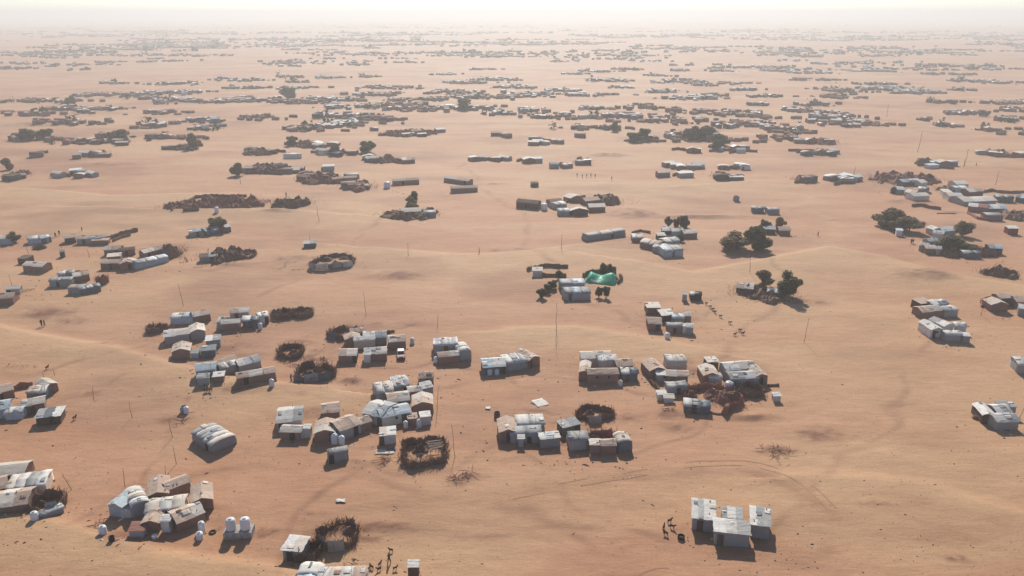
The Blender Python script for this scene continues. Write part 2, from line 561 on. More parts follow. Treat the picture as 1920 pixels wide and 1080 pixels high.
# ------------------------------------------------------------------ the dusty air
def build_haze():
    mb = MB()
    mb.box(-27000, 27000, -27000, 27000, -14, 92)
    m = bpy.data.materials.new('dusty_air')
    m.use_nodes = True
    n, l = m.node_tree.nodes, m.node_tree.links
    n.clear()
    out = n.new("ShaderNodeOutputMaterial")
    v = n.new("ShaderNodeVolumePrincipled")
    v.inputs['Color'].default_value = (.78, .80, .785, 1)
    v.inputs['Density'].default_value = HAZE
    v.inputs['Anisotropy'].default_value = .35
    l.new(v.outputs[0], out.inputs['Volume'])
    o = mesh_obj('haze', mb.v, mb.f, m)
    o['kind'] = 'stuff'
    return o

HAZE = 0.00040
haze_obj = build_haze()

# ------------------------------------------------------------------ huts
SHAPE = {'g': 'gabled', 'b': 'round-topped', 'f': 'flat-topped', 'd': 'sagging'}
STONE = None

def stone_mesh():
    global STONE
    if STONE is None:
        bm = bmesh.new()
        bmesh.ops.create_icosphere(bm, subdivisions=1, radius=1)
        for v in bm.verts:
            v.co *= 1 + .3 * n3(*(v.co * 1.7))
            v.co.z *= .7
        STONE = bpy.data.meshes.new('stone')
        bm.to_mesh(STONE)
        bm.free()
        STONE.materials.append(MAT['I'])
    return STONE

def hut(p1, p2, depth, h, prof='g', ridge='x', wall='B', roofs='T', phrase='', near=2, doors=None, windows=(), name=None, look=None, group='shelters of the desert camp', cat=None, bare=False):
    """p1, p2: ground points of the long side that faces the camera; the hut reaches `depth` metres behind it"""
    h *= .9
    w = (p2 - p1).xy.length
    ax = (p2 - p1).xy.normalized()
    ay = Vector((-ax.y, ax.x))
    c = (p1.xy + p2.xy) / 2 + ay * depth / 2
    base = gz(c.x, c.y)
    seed = rnd.random() * 100
    if name is None:
        name = {'g': 'gabled_hut', 'b': 'round_topped_hut', 'f': 'flat_roofed_hut', 'd': 'draped_shelter'}[prof]
    root = empty(name, (c.x, c.y, base), math.atan2(ax.y, ax.x))
    A, B = (w / 2, depth / 2) if ridge == 'x' else (depth / 2, w / 2)
    xy = (lambda a, b: (a, b)) if ridge == 'x' else (lambda a, b: (b, a))
    soft = prof in 'bd'
    if prof == 'g':
        he, rise = h, min(.75, .14 * 2 * B + .12)
    elif prof == 'b':
        he, rise = h * .84, h * .26
    elif prof == 'd':
        he, rise = h, .35
    else:
        he, rise = h, .22
    tilt = rnd.uniform(-.06, .06)

    def zp(a, b):
        b = max(-1.0, min(1.0, b))
        if prof == 'g':
            z = he + rise * (1 - abs(b))
        elif prof == 'b':
            z = he + rise * math.sqrt(max(0, 1 - (b * .985) ** 2))
        elif prof == 'd':
            z = he + rise * (1 - b * b) + .28 * n3(a * .9 + seed, b * 1.8, seed)
        else:
            z = he + rise * (.5 + .5 * b)
        return z + tilt * a * .35 + (.06 if soft else .035) * n3(a * .8, b * 2 + seed, 3.3)

    # walls: a lumpy skirt that follows the roof line
    per = []
    st = 1.1 if near >= 2 else 2.6
    for (a0, b0), (a1, b1) in (((-1, -1), (1, -1)), ((1, -1), (1, 1)), ((1, 1), (-1, 1)), ((-1, 1), (-1, -1))):
        ln = 2 * A if a0 != a1 else 2 * B
        k = max(2, int(math.ceil(ln / st)))
        if k % 2:
            k += 1
        for i in range(k):
            t = i / k
            per.append((a0 + (a1 - a0) * t, b0 + (b1 - b0) * t))
    if ridge == 'y':
        per = per[::-1]
    lv = 3 if near >= 2 else 2
    V, F = [], []
    amp = .07 if wall in 'WGLKNCRD' else .035
    for k in range(lv + 1):
        for (a, b) in per:
            zt = zp(a * A, b) - .05
            z = -.5 + (zt + .5) * (k / lv) ** .9
            bulge = 1.0 + (.05 * math.sin(math.pi * k / lv) if prof == 'b' else 0)
            x, y = xy(a * A * bulge, b * B * bulge)
            d = amp * n3(x * 1.1 + seed, y * 1.1, z * 1.1)
            V.append((x * (1 - .012 * k) + d, y * (1 - .012 * k) + d * .7, z))
    n = len(per)
    for k in range(lv):
        for i in range(n):
            j = (i + 1) % n
            F.append((k * n + i, k * n + j, (k + 1) * n + j, (k + 1) * n + i))
    wo = mesh_obj('wall', V, F, wall, root, soft)
    # roof: strips of cloth, matting or sheet laid over the ridge, each overlapping the next
    ns = len(roofs)
    oh = rnd.uniform(.08, .25)
    cuts = [-A - oh] + [(-A + 2 * A * (i + 1) / ns) + rnd.uniform(-.12, .12) for i in range(ns - 1)] + [A + oh]
    for i, mcol in enumerate(roofs):
        a0, a1 = cuts[i] - (.12 if i else 0), cuts[i + 1] + (.0 if i < ns - 1 else 0)
        lift = .03 + .014 * (i % 2) + .008 * rnd.random()
        ob0, ob1 = (1 + rnd.uniform(.02, .12), 1 + rnd.uniform(.02, .12))
        s2 = seed + i * 7.7
        flatz = mcol == 'Z'
        # b 'skirt' lets cloth hang a little over the eave
        def fn(u, v, a0=a0, a1=a1, lift=lift, ob0=ob0, ob1=ob1, s2=s2):
            b = -ob0 + (ob0 + ob1) * v
            a = a0 + (a1 - a0) * u
            if u in (0.0, 1.0):
                a += .16 * n3(b * 2.3, s2, u * 5)
            z = zp(a, b) + lift + .05 * n3(a * 1.6, b * 3, s2)
            if abs(b) > 1:
                z -= (abs(b) - 1) * B * (.55 if prof != 'f' else .1) + .12 * abs(n3(a * 1.5, s2, b))
            x, y = xy(a, b * B)
            return (x, y, z)
        na = max(2, int((a1 - a0) / (.8 if near >= 2 else 2.5)))
        nb = (10 if prof in 'bd' else 8) if near >= 2 else (6 if prof == 'b' else 4)
        mb = MB()
        mb.shell(fn, na, nb, .045)
        f = mb.f if ridge == 'x' else [q[::-1] for q in mb.f]
        ro = mesh_obj('roof_sheet' if mcol == 'Z' else 'roof_cover', mb.v, f, mcol, root, soft)
        if near >= 2 and not bare and rnd.random() < .6:
            # a patch of another cloth or mat thrown over this strip
            pw, pb = rnd.uniform(.5, 1.3), rnd.uniform(.2, .55)
            pa, pc, s5 = rnd.uniform(a0 + .3, a1 - .3), rnd.uniform(-.6, .6), rnd.random() * 50
            def pf(u, v):
                a = pa + (u - .5) * pw + .15 * n3(v * 3, s5, 1)
                b = pc + (v - .5) * pb + .06 * n3(u * 3, s5, 2)
                return (*xy(a, b * B), zp(a, b) + lift + .05 + .03 * n3(u * 3, v * 3, s5))
            mb = MB()
            mb.shell(pf, 4, 4, .02)
            pm = rnd.choice({'W': 'GCWKZ', 'C': 'WTGB', 'T': 'CBTWD', 'G': 'WKCG', 'L': 'WLG', 'Z': 'WTG'}.get(mcol, 'GCWD'))
            mesh_obj('patch', mb.v, mb.f if ridge == 'x' else [q[::-1] for q in mb.f], pm, ro, True)
    if near >= 2 and not bare:
        # ropes over the soft roofs, stones and tyres that hold the covers down
        if prof == 'b' or (prof == 'd' and rnd.random() < .6) or (prof == 'g' and rnd.random() < .3):
            for _ in range(rnd.choice((1, 2, 2))):
                a = rnd.uniform(-A * .8, A * .8)
                sk = rnd.uniform(-.6, .6)
                pts = []
                for q in range(11):
                    b = -1.02 + 2.04 * q / 10
                    aa = max(-A, min(A, a + sk * b))
                    pts.append((*xy(aa, b * B), zp(aa, b) + .10))
                mb = MB()
                mb.tube(pts, .022, 4)
                mb.build('rope', 'Q', root)
        if wall not in 'LN':
            for _ in range(rnd.randint(0, 3)):
                a, b = rnd.uniform(-A, A) * .9, rnd.uniform(-.85, .85)
                o = link('roof_weight', stone_mesh(), root)
                o.location = (*xy(a, b * B), zp(a, b) + .13)
                s = rnd.uniform(.07, .14)
                o.scale = (s * rnd.uniform(.8, 1.6), s, s)
                o.rotation_euler = (0, 0, rnd.uniform(0, 3))
    # door curtains and window slabs, dark to paint in the openings' shade, on the side towards the camera
    ft = h * (.95 if prof != 'b' else .75)
    if doors is None:
        doors = [(rnd.uniform(.15, .85), rnd.uniform(.55, .9), min(1.75, ft - .15))] if (w > 2.2 and rnd.random() < (.3 if near >= 2 else .12)) else []
    for (fr, dw, dh) in doors:
        mb = MB()
        x = -w / 2 + w * fr
        y0 = -depth / 2
        def dn(u, v, x=x, dw=dw, dh=dh, y0=y0):
            xx = x - dw / 2 + dw * u
            return (xx, y0 - .10 - .03 * math.sin(u * 9 + seed) - (.06 * (1 - v) if prof == 'b' else 0), -.1 + (dh + .1) * v)
        o = len(mb.v)
        P = [dn(i / 4, j) for i in range(5) for j in (0, 1)]
        mb.v += P + [(a, b + .06, c2) for a, b, c2 in P]
        for i in range(4):
            q = 2 * i
            mb.f += [(q, q + 2, q + 3, q + 1), (q + 10, q + 11, q + 13, q + 12), (q + 1, q + 3, q + 13, q + 11), (q, q + 10, q + 12, q + 2)]
        mb.f += [(0, 1, 11, 10), (8, 18, 19, 9)]
        mb.build('doorway_shade_curtain', rnd.choice('XXXD'), wo)
    for fr in windows:
        x = -w / 2 + w * fr
        mb = MB()
        mb.box(x - .22, x + .22, -depth / 2 - .10, -depth / 2 + .05, h * .55, h * .55 + .42)
        mb.build('window', 'X', wo)
    if look is None:
        rl = max(set(roofs), key=roofs.count)
        if len(set(roofs)) > 2:
            rl = 'patched'
        else:
            rl = COLOUR[rl]
        sh = SHAPE[prof]
        wc = COLOUR[wall]
        look = f"{wc} {sh} hut" if rl == wc else f"{rl}-roofed {wc} {sh} hut"
    register(root, look, phrase, cat or ('shelter' if prof == 'd' else 'hut'), group)
    return root

# ------------------------------------------------------------------ small things
TANK = {}

def tank(p, phrase, r=.55, h=1.25, mat='P', look='white plastic water tank'):
    root = empty('water_tank', p, rnd.uniform(0, 6))
    key = (round(r, 2), round(h, 2), mat)
    if key not in TANK:
        mb = MB()
        prof = [(r * .96, -.15), (r, .05)]
        for k in range(4):
            z = .12 + k * (h * .78 / 4)
            prof += [(r, z), (r * .94, z + .05), (r * .94, z + .09), (r, z + .14)]
        prof += [(r * .98, h * .82), (r * .80, h * .95), (r * .42, h)]
        mb.lathe(prof, 16)
        o1 = mb.build('body', mat, root, True)
        mb = MB()
        mb.lathe([(r * .36, h - .02), (r * .36, h + .08), (r * .30, h + .11), (.03, h + .12)], 12)
        o2 = mb.build('lid', mat, root)
        TANK[key] = (o1.data, o2.data)
    else:
        link('body', TANK[key][0], root)
        link('lid', TANK[key][1], root)
    return register(root, look, phrase, 'water tank', 'white water tanks')

def pole(px, py, tx, ty, phrase, look=None, r=None):
    p = ground(px, py)
    k = ppm(px, py)
    dep = math.atan2(CAM_H, math.hypot(p.x, p.y))
    hh = abs(py - ty) / k / math.cos(dep)
    lean = (tx - px) / k
    r = r or max(.045, min(.11, .40 / k))
    s = rnd.random() * 50
    pts, rads = [], []
    for i in range(8):
        t = i / 7
        wob = .035 * hh * math.sin(math.pi * t)
        pts.append((lean * t + wob * n3(t * 2.2, s, 0) * 2, wob * n3(s, t * 2.2, 4) * 2, -.5 + (hh + .5) * t))
        rads.append(r * (1.15 - .55 * t))
    mb = MB()
    mb.tube(pts, rads, 6)
    o = mb.build('wooden_pole', 'Q', None, True)
    o.location = p
    return register(o, look or 'thin crooked wooden pole', phrase, 'pole', 'wooden poles')

def sticks_along(path, h, n, spread, lean=.35, thick=.035, s=0, tall=1.0):
    """brushwood: many thin leaning branches along a closed or open ground path (local coordinates)"""
    mb = MB()
    L = [0.0]
    for a, b in zip(path, path[1:]):
        L.append(L[-1] + math.dist(a, b))
    for k in range(n):
        t = rnd.uniform(0, L[-1])
        i = max(j for j in range(len(L) - 1) if L[j] <= t)
        f = (t - L[i]) / max(1e-6, L[i + 1] - L[i])
        x = path[i][0] + (path[i + 1][0] - path[i][0]) * f + rnd.gauss(0, spread)
        y = path[i][1] + (path[i + 1][1] - path[i][1]) * f + rnd.gauss(0, spread)
        hh = h * rnd.uniform(.25, .75) * tall
        dx, dy = rnd.gauss(0, lean) * hh, rnd.gauss(0, lean) * hh
        z0 = rnd.uniform(-.2, .35 * h)
        o = len(mb.v)
        r = thick * rnd.uniform(.6, 1.3)
        a = rnd.uniform(0, 6)
        for q in range(3):
            mb.v.append((x + r * math.cos(a + 2.1 * q), y + r * math.sin(a + 2.1 * q), z0))
        mb.v.append((x + dx * .55 + rnd.gauss(0, .06), y + dy * .55, z0 + hh * .6))
        mb.v.append((x + dx, y + dy, z0 + hh))
        for q in range(3):
            mb.f.append((o + q, o + (q + 1) % 3, o + 3))
        mb.f.append((o + 3, o + 4, o + q))
    return mb

def pen(c, rx, ry, h, phrase, mat='Y', look=None, rot=0.0, gap=None, cloth='', name='brushwood_pen', near=2, cat='pen', shape=2.0, arc=(0, 2 * math.pi)):
    """ring of brushwood round a bare yard; `cloth` letters hang panels on the outside"""
    root = empty(name, c, rot)
    s = rnd.random() * 60
    h *= 1.08
    ry = min(ry, rx * .95)
    def pt(a, k=1.0):
        e = 2 / shape
        ca, sa = math.cos(a), math.sin(a)
        q = 1 + .38 * n3(math.cos(a) * 1.3 + s, math.sin(a) * 1.3, s)
        return (rx * k * q * math.copysign(abs(ca) ** e, ca), ry * k * q * math.copysign(abs(sa) ** e, sa))
    per = math.pi * (rx + ry) * (arc[1] - arc[0]) / (2 * math.pi)
    n = max(14, int(per / (.45 if near >= 2 else 1.0)))
    full = arc[1] - arc[0] > 6.2
    m = n if full else n + 1
    V, F = [], []
    for i in range(m):
        a = arc[0] + (arc[1] - arc[0]) * i / n
        x, y = pt(a)
        top = h * max(.15, .56 + .5 * abs(n3(i * .37, s, 2)) + .34 * n3(i * .9, s, 9) + min(0, 1.3 * n3(i * .22, s, 17) + .25))
        if gap is not None and abs((a - gap + math.pi) % (2 * math.pi) - math.pi) < .35:
            top = .12
        L = math.hypot(x, y) or 1
        ux, uy = x / L, y / L
        for k, (dr, z) in enumerate(((.20, -.3), (.21, top * .45), (.06, top), (-.06, top * .97), (-.2, top * .45), (-.2, -.3))):
            j = dr + .14 * n3(i * .8, k * 1.3, s)
            V.append((x + ux * j, y + uy * j, z + .06 * n3(i * 1.1, k, s + 4)))
    for i in range(m if full else m - 1):
        i2 = (i + 1) % m
        for k in range(5):
            F.append((i * 6 + k, i2 * 6 + k, i2 * 6 + k + 1, i * 6 + k + 1))
    if not full:
        F.append(tuple(range(6)))
        F.append(tuple((m - 1) * 6 + q for q in range(6))[::-1])
    mesh_obj('woven_wall', V, F, mat, root)
    path = [pt(arc[0] + (arc[1] - arc[0]) * i / 40) for i in range(41)]
    if gap is not None:
        path = [pt(gap + .4 + (2 * math.pi - .8) * i / 40) for i in range(41)]
    mb = sticks_along(path, h, int(per * (44 if near >= 2 else 9)), .24, thick=.03 if near >= 2 else .06)
    b = mb.build('brushwood', mat, root)
    b['kind'] = 'stuff'
    # heaps of brush and stacked fodder inside
    nh = max(1, int(rx * ry / 5.5))
    for i in range(min(nh, 9)):
        a, k = rnd.uniform(.3, 2.9) if i < 2 else rnd.uniform(0, 6.28), rnd.uniform(.35, .8)
        hx, hy = pt(a, k)
        hr, hh2, s6 = rnd.uniform(.6, 1.1) * min(1.4, .4 + .2 * min(rx, ry)), h * rnd.uniform(.45, .95), rnd.random() * 40
        mb = MB()
        mb.shell(lambda u, v: (hx + hr * 1.3 * (u * 2 - 1) * (1 + .2 * n3(v * 3, s6, 1)), hy + hr * (v * 2 - 1) * (1 + .2 * n3(u * 3, s6, 2)),
                               max(-.1, hh2 * (1 - max(abs(u * 2 - 1), abs(v * 2 - 1)) ** 2.2) * (.8 + .5 * n3(u * 5, v * 5, s6)))), 7, 7, .25)
        ho = mb.build('brush_heap', rnd.choice((mat, mat, 'D', 'Y')), root)
        mb = sticks_along([(hx - hr, hy), (hx + hr, hy)], hh2 * 1.1, 16 if near >= 2 else 6, hr * .35, .5, .03 if near >= 2 else .06)
        so = mb.build('brushwood', mat, root)
        so['kind'] = 'stuff'
    for i, cm in enumerate(cloth):
        # panels face the camera side
        a0 = -math.pi / 2 - 1.1 + 2.2 * i / max(1, len(cloth)) + rnd.uniform(0, .15)
        a1 = a0 + 2.2 / max(1, len(cloth)) * .9
        s3 = rnd.random() * 40
        if cm == '-':
            continue
        mb = MB()
        V, F = [], []
        for u in range(7):
            x, y = pt(a0 + (a1 - a0) * u / 6)
            L = math.hypot(x, y) or 1
            for v in range(5):
                zz = -.05 + h * (.92 + .12 * n3(u * .5, s3, 1)) * v / 4
                dr = .42 - .14 * v / 4 + .06 * n3(u * .9, v * .8, s3)
                V.append((x + x / L * dr, y + y / L * dr, zz))
        N = len(V)
        V += [(x * .985, y * .985, z) for x, y, z in V]
        for u in range(6):
            for v in range(4):
                a = u * 5 + v
                F += [(a, a + 5, a + 6, a + 1), (a + N, a + 1 + N, a + 6 + N, a + 5 + N)]
        mesh_obj('cloth_panel', V, F, cm, root, True)
    return register(root, look or ('reddish brushwood pen' if mat == 'V' else 'dark brushwood pen'), phrase, cat, 'brushwood pens')

def fence(pts, h, phrase, mat='Y', look='low brushwood fence', dens=16, near=2, wall=True, name='brushwood_fence', tall=1.0):
    """an open run of brushwood between ground points"""
    c = sum(pts, Vector()) / len(pts)
    c.z = gz(c.x, c.y)
    root = empty(name, c)
    loc = [((p - c).x, (p - c).y, (p - c).z) for p in pts]
    s = rnd.random() * 60
    L = sum(math.dist(a[:2], b[:2]) for a, b in zip(loc, loc[1:]))
    if wall:
        V, F = [], []
        rows = 0
        for a, b in zip(loc, loc[1:]):
            k = max(2, int(math.dist(a, b) / (.6 if near >= 2 else 1.6)))
            ux, uy = (b[1] - a[1]), -(b[0] - a[0])
            q = math.hypot(ux, uy) or 1
            ux, uy = ux / q, uy / q
            for i in range(k + 1):
                t = i / k
                x, y, z = (a[j] + (b[j] - a[j]) * t for j in range(3))
                top = h * (.6 + .5 * abs(n3(rows * .37, s, 2)) + .2 * n3(rows * .9, s, 5))
                for kk, (d, zz) in enumerate(((.26, -.4), (.28, top * .5), (.1, top), (-.1, top), (-.28, top * .5), (-.26, -.4))):
                    d += .12 * n3(rows * .8, kk, s)
                    V.append((x + ux * d, y + uy * d, z + zz))
                rows += 1
        for i in range(rows - 1):
            for k in range(5):
                F.append((i * 6 + k, i * 6 + 6 + k, i * 6 + 7 + k, i * 6 + k + 1))
        F.append(tuple(range(6))[::-1])
        F.append(tuple((rows - 1) * 6 + q for q in range(6)))
        mesh_obj('woven_wall', V, F, mat, root)
    mb = sticks_along([l[:2] for l in loc], h, int(L * dens), .2, thick=.035 if near >= 2 else .07, tall=tall)
    b = mb.build('brushwood', mat, root)
    b['kind'] = 'stuff'
    return register(root, look, phrase, 'fence', 'brushwood fences')

def mass(c, rx, ry, h, phrase, mat='Y', look='low brown brushwood mass', near=1):
    """a homestead's tangle of brush walls, fodder and thatch: one low ragged heap with holes"""
    root = empty('brushwood_mass', c)
    s = rnd.random() * 60
    q = .5 if near >= 2 else .8
    na, nb = max(10, int(rx * 2 / q)), max(8, int(ry * 2 / q))
    def zf(x, y):
        e = (x / rx) ** 2 + (y / ry) ** 2
        m = max(0.0, min(1.0, (1.05 - e + .7 * n3(x * .28, y * .28, s)) * 3))
        ridge = abs(n3(x * .22 + s, y * .20, 4))
        return -.35 + m * h * (.35 + .65 * max(0, n3(x * .45, y * .45, s + 9) + .35) + .5 * (1 if ridge < .12 else 0) + .35 * n3(x * 2.3, y * 2.3, s) + .2 * n3(x * 5, y * 5, s)) if m > .05 else -.35
    mb = MB()
    mb.shell(lambda u, v: ((u * 2 - 1) * rx * 1.1 + .3 * n3(u * 9, v * 9, s), (v * 2 - 1) * ry * 1.1 + .3 * n3(v * 9, u * 9, s), zf((u * 2 - 1) * rx * 1.1, (v * 2 - 1) * ry * 1.1)), na, nb, .3)
    mb.build('tangle', mat, root)
    mb2 = sticks_along([(-rx * .8, 0), (rx * .8, 0)], h * 1.15, int(rx * ry * (14 if near >= 2 else 6)), ry * .4, .45, .035 if near >= 2 else .05)
    b = mb2.build('brushwood', mat, root)
    b['kind'] = 'stuff'
    return register(root, look, phrase, 'brush heap', 'brushwood masses')

# ------------------------------------------------------------------ trees
CROWN = {}

def crown_mesh(kind, v):
    if (kind, v) in CROWN:
        return CROWN[(kind, v)]
    rr = random.Random(100 + v)
    blobs = []
    for k in range(22):
        d = Vector((rr.gauss(0, 1), rr.gauss(0, 1), rr.gauss(0, 1))).normalized() * rr.uniform(.25, .74)
        blobs.append((d, rr.uniform(.22, .42)))
    V, F = [], []
    for k in range(5200):
        c, r = rr.choice(blobs)
        d = Vector((rr.gauss(0, 1), rr.gauss(0, 1), rr.gauss(0, 1))).normalized()
        p = c + d * r * rr.uniform(.45, 1.0)
        nrm = (d + Vector((rr.gauss(0, .6), rr.gauss(0, .6), rr.gauss(0, .6)))).normalized()
        u = nrm.cross(Vector((0, .2, 1))).normalized()
        w = nrm.cross(u)
        s = rr.uniform(.05, .12)
        o = len(V)
        V += [p + u * s, p + w * s * .6, p - u * s, p - w * s * .6]
        F.append((o, o + 1, o + 2, o + 3))
    me = bpy.data.meshes.new('crown')
    me.from_pydata([tuple(x) for x in V], [], F)
    me.materials.append(MAT[kind])
    CROWN[(kind, v)] = me
    return me

def tree(p, r, h, phrase, kind='leaf', look='round dusty green tree', bole=.25, ry=None):
    """r crown radius, h full height, bole: share of the height that is bare trunk"""
    root = empty('tree', p, rnd.uniform(0, 6))
    bole = bole * .5 if bole > .4 else bole * .15
    h *= .82
    cz = h * (bole + (1 - bole) * .46)
    mb = MB()
    lean = rnd.uniform(-.2, .2)
    mb.tube([(0, 0, -.4), (.05, lean * .3, h * bole), (lean * .6, lean, h * (bole + .3)), (lean, lean, h * .8)], [h * .035 + .05, h * .03 + .03, h * .02, .03], 7)
    for q in range(5):
        a = q * 1.26 + rnd.uniform(-.3, .3)
        z = h * (bole + .08 * q * .6)
        mb.tube([(lean * .2, lean * .3, z - .15), (math.cos(a) * r * .35, math.sin(a) * r * .35, z + h * .14), (math.cos(a) * r * .7, math.sin(a) * r * .7, z + h * .26)], [h * .016 + .02, h * .012 + .01, .015], 5)
    mb.build('trunk', 'Q', root)
    c = link('crown', crown_mesh(kind, rnd.randint(0, 4)), root)
    c.location = (lean * .6, lean * .6, cz)
    k = 1 / .92
    c.scale = (r * k, (ry or r) * k, h * (1 - bole) * .54 * k)
    return register(root, look, phrase, 'tree', 'trees of the camp')

# ------------------------------------------------------------------ people and animals
def skin_mesh(name, pts, edges, rads, mats, pick, sub=1, shape=None):
    me = bpy.data.meshes.new(name)
    me.from_pydata(pts, edges, [])
    o = bpy.data.objects.new(name, me)
    COL.objects.link(o)
    sk = o.modifiers.new('s', 'SKIN')
    for i, r in enumerate(rads):
        me.skin_vertices[0].data[i].radius = r if isinstance(r, tuple) else (r, r)
        me.skin_vertices[0].data[i].use_root = i == 0
    ss = o.modifiers.new('d', 'SUBSURF')
    ss.levels = sub
    dg = bpy.context.evaluated_depsgraph_get()
    out = bpy.data.meshes.new_from_object(o.evaluated_get(dg))
    bpy.data.objects.remove(o)
    out.materials.clear()
    for mm in mats:
        out.materials.append(MAT[mm])
    for f in out.polygons:
        f.material_index = pick(f.center)
        f.use_smooth = True
    return out

_PEOPLE = {}

def person_mesh(robe, stride):
    if (robe, stride) in _PEOPLE:
        return _PEOPLE[(robe, stride)]
    s = stride
    pts = [(0, 0, .92), (0, 0, 1.15), (0, 0, 1.40), (0, .02, 1.50), (0, .03, 1.60), (0, .03, 1.68),
           (.10, 0, .86), (.11, s * .20, .48), (.11, s * .26 - .03, .08), (.11, s * .26 + .13, .03),
           (-.10, 0, .86), (-.11, -s * .14, .48), (-.11, -s * .30, .10), (-.11, -s * .30 + .15, .04),
           (.19, 0, 1.38), (.25, -s * .12, 1.12), (.24, .06 - s * .05, .88), (.24, .10 - s * .05, .78),
           (-.19, 0, 1.38), (-.25, s * .14, 1.12), (-.24, .06 + s * .22, .90), (-.24, .10 + s * .25, .80)]
    edges = [(0, 1), (1, 2), (2, 3), (3, 4), (4, 5), (0, 6), (6, 7), (7, 8), (8, 9), (0, 10), (10, 11), (11, 12), (12, 13), (2, 14), (14, 15), (15, 16), (16, 17), (2, 18), (18, 19), (19, 20), (20, 21)]
    rads = [.16, .15, .15, .055, .095, .08, .12, .10, .06, .045, .12, .10, .06, .045, .075, .055, .04, .035, .075, .055, .04, .035]
    pick = lambda c: 1 if (c.z > 1.47 or c.z < .06 or (abs(c.x) > .17 and c.z < .84 and c.z > .7)) else 0
    _PEOPLE[(robe, stride)] = me = skin_mesh('person', pts, edges, rads, [robe, 'F'], pick, 2)
    return me

def person(p, phrase, look, robe='M', stride=.5, rz=0.0, k=1.0):
    o = link('person', person_mesh(robe, stride))
    o.location = p
    o.rotation_euler = (0, 0, rz)
    o.scale = (k, k, k)
    return register(o, look, phrase, 'person', 'people walking about the camp')

_GOAT = []

def goat(p, phrase, look='dark goat', rz=0.0, k=1.0):
    if not _GOAT:
        pts = [(0, 0, .52), (.26, 0, .54), (-.26, 0, .55), (.40, 0, .66), (.48, 0, .80), (.60, 0, .77), (.68, 0, .73), (-.38, 0, .62), (-.44, 0, .56)]
        edges = [(0, 1), (0, 2), (1, 3), (3, 4), (4, 5), (5, 6), (2, 7), (7, 8)]
        rads = [.17, .17, .16, .10, .085, .06, .04, .035, .02]
        for sx, kx in ((.25, 1), (-.25, 2)):
            for sy in (.09, -.09):
                i = len(pts)
                back = -.05 if sx < 0 else .02
                pts += [(sx, sy, .40), (sx + (.05 if sx < 0 else -.01), sy, .28), (sx + back, sy, .14), (sx + back, sy, .02)]
                edges += [(kx, i), (i, i + 1), (i + 1, i + 2), (i + 2, i + 3)]
                rads += [.07, .05, .03, .03]
        i = len(pts)
        pts += [(.45, .09, .86), (.45, -.09, .86)]
        edges += [(4, i), (4, i + 1)]
        rads += [.025, .025]
        _GOAT.append(skin_mesh('goat', pts, edges, rads, ['A'], lambda c: 0, 1))
    o = link('goat', _GOAT[0])
    o.location = p
    o.rotation_euler = (0, 0, rz)
    o.scale = (k, k, k)
    return register(o, look, phrase, 'goat', 'goats of the camp')

# ------------------------------------------------------------------ the compounds, read off the photograph (pixel of the ground contact), stood on the sand
LATRINE = 'narrow {} latrine cubicle'

def compound(phrase, frame, text, near=2):
    ox, oy, s = frame
    P = lambda x, y: ground(ox + float(x) / s, oy + float(y) / s)
    pxy = lambda x, y: (ox + float(x) / s, oy + float(y) / s)
    for line in text.strip().splitlines():
        a = line.split()
        if not a or a[0].startswith('#'):
            continue
        k, a = a[0], a[1:]
        opt = dict(x.split('=', 1) for x in a if '=' in x)
        a = [x for x in a if '=' not in x]
        if k == 'h':
            ds = [(float(v), .85, 1.7) for v in opt['d'].split(',')] if 'd' in opt else None
            ws = [float(v) for v in opt['w'].split(',')] if 'w' in opt else ()
            hut(P(a[0], a[1]), P(a[2], a[3]), float(a[4]), float(a[5]), a[6][0], a[6][1], a[7], a[8], phrase, near, ds, ws)
        elif k == 'q':
            hut(P(a[0], a[1]), P(a[2], a[3]), float(a[4]), float(a[5]), 'f', 'x', a[6], a[7], phrase, 2, [], (), 'latrine_cubicle', LATRINE.format(COLOUR[a[6]]), 'latrine cubicles', 'latrine', True)
        elif k == 't':
            tank(P(a[0], a[1]), phrase, *(float(v) for v in a[2:4]))
        elif k == 'p':
            (bx, by), (tx, ty) = pxy(a[0], a[1]), pxy(a[2], a[3])
            pole(bx, by, tx, ty, phrase)
        elif k == 'pen':
            pen(P(a[0], a[1]), float(a[2]), float(a[3]), float(a[4]), phrase, a[5], opt.get('look', '').replace('_', ' ') or None, R(float(opt.get('rot', 0))),
                float(opt['gap']) if 'gap' in opt else None, opt.get('c', ''), near=near, shape=float(opt.get('sh', 2.2)),
                arc=tuple(R(float(v)) for v in opt['arc'].split(',')) if 'arc' in opt else (0, 2 * math.pi))
        elif k == 'm':
            mass(P(a[0], a[1]), float(a[2]), float(a[3]), float(a[4]), phrase, a[5], opt.get('look', 'low brown brushwood mass').replace('_', ' '), near)
        elif k == 'f':
            pts = [P(a[i], a[i + 1]) for i in range(2, len(a) - 1, 2)]
            fence(pts, float(a[1]), phrase, a[0], opt.get('look', '').replace('_', ' ') or ('reddish brushwood fence' if a[0] == 'V' else 'dark brushwood fence'), near=near, dens=float(opt.get('dens', 16 if near >= 2 else 5)), wall=opt.get('wall', '1') == '1')
        elif k == 'tree':
            tree(P(a[0], a[1]), float(a[2]), float(a[3]), phrase, opt.get('k', 'leaf'), opt.get('look', 'round dusty green tree').replace('_', ' '), float(opt.get('b', .2)), float(opt['ry']) if 'ry' in opt else None)
        elif k == 'man':
            person(P(a[0], a[1]), phrase, opt.get('look', 'person in a dark robe').replace('_', ' '), opt.get('m', 'M'), float(opt.get('s', .5)), float(opt.get('rz', rnd.uniform(0, 6))), float(opt.get('k', 1)))
        elif k == 'goat':
            goat(P(a[0], a[1]), phrase, opt.get('look', 'dark goat').replace('_', ' '), float(opt.get('rz', rnd.uniform(0, 6))), float(opt.get('k', 1)))

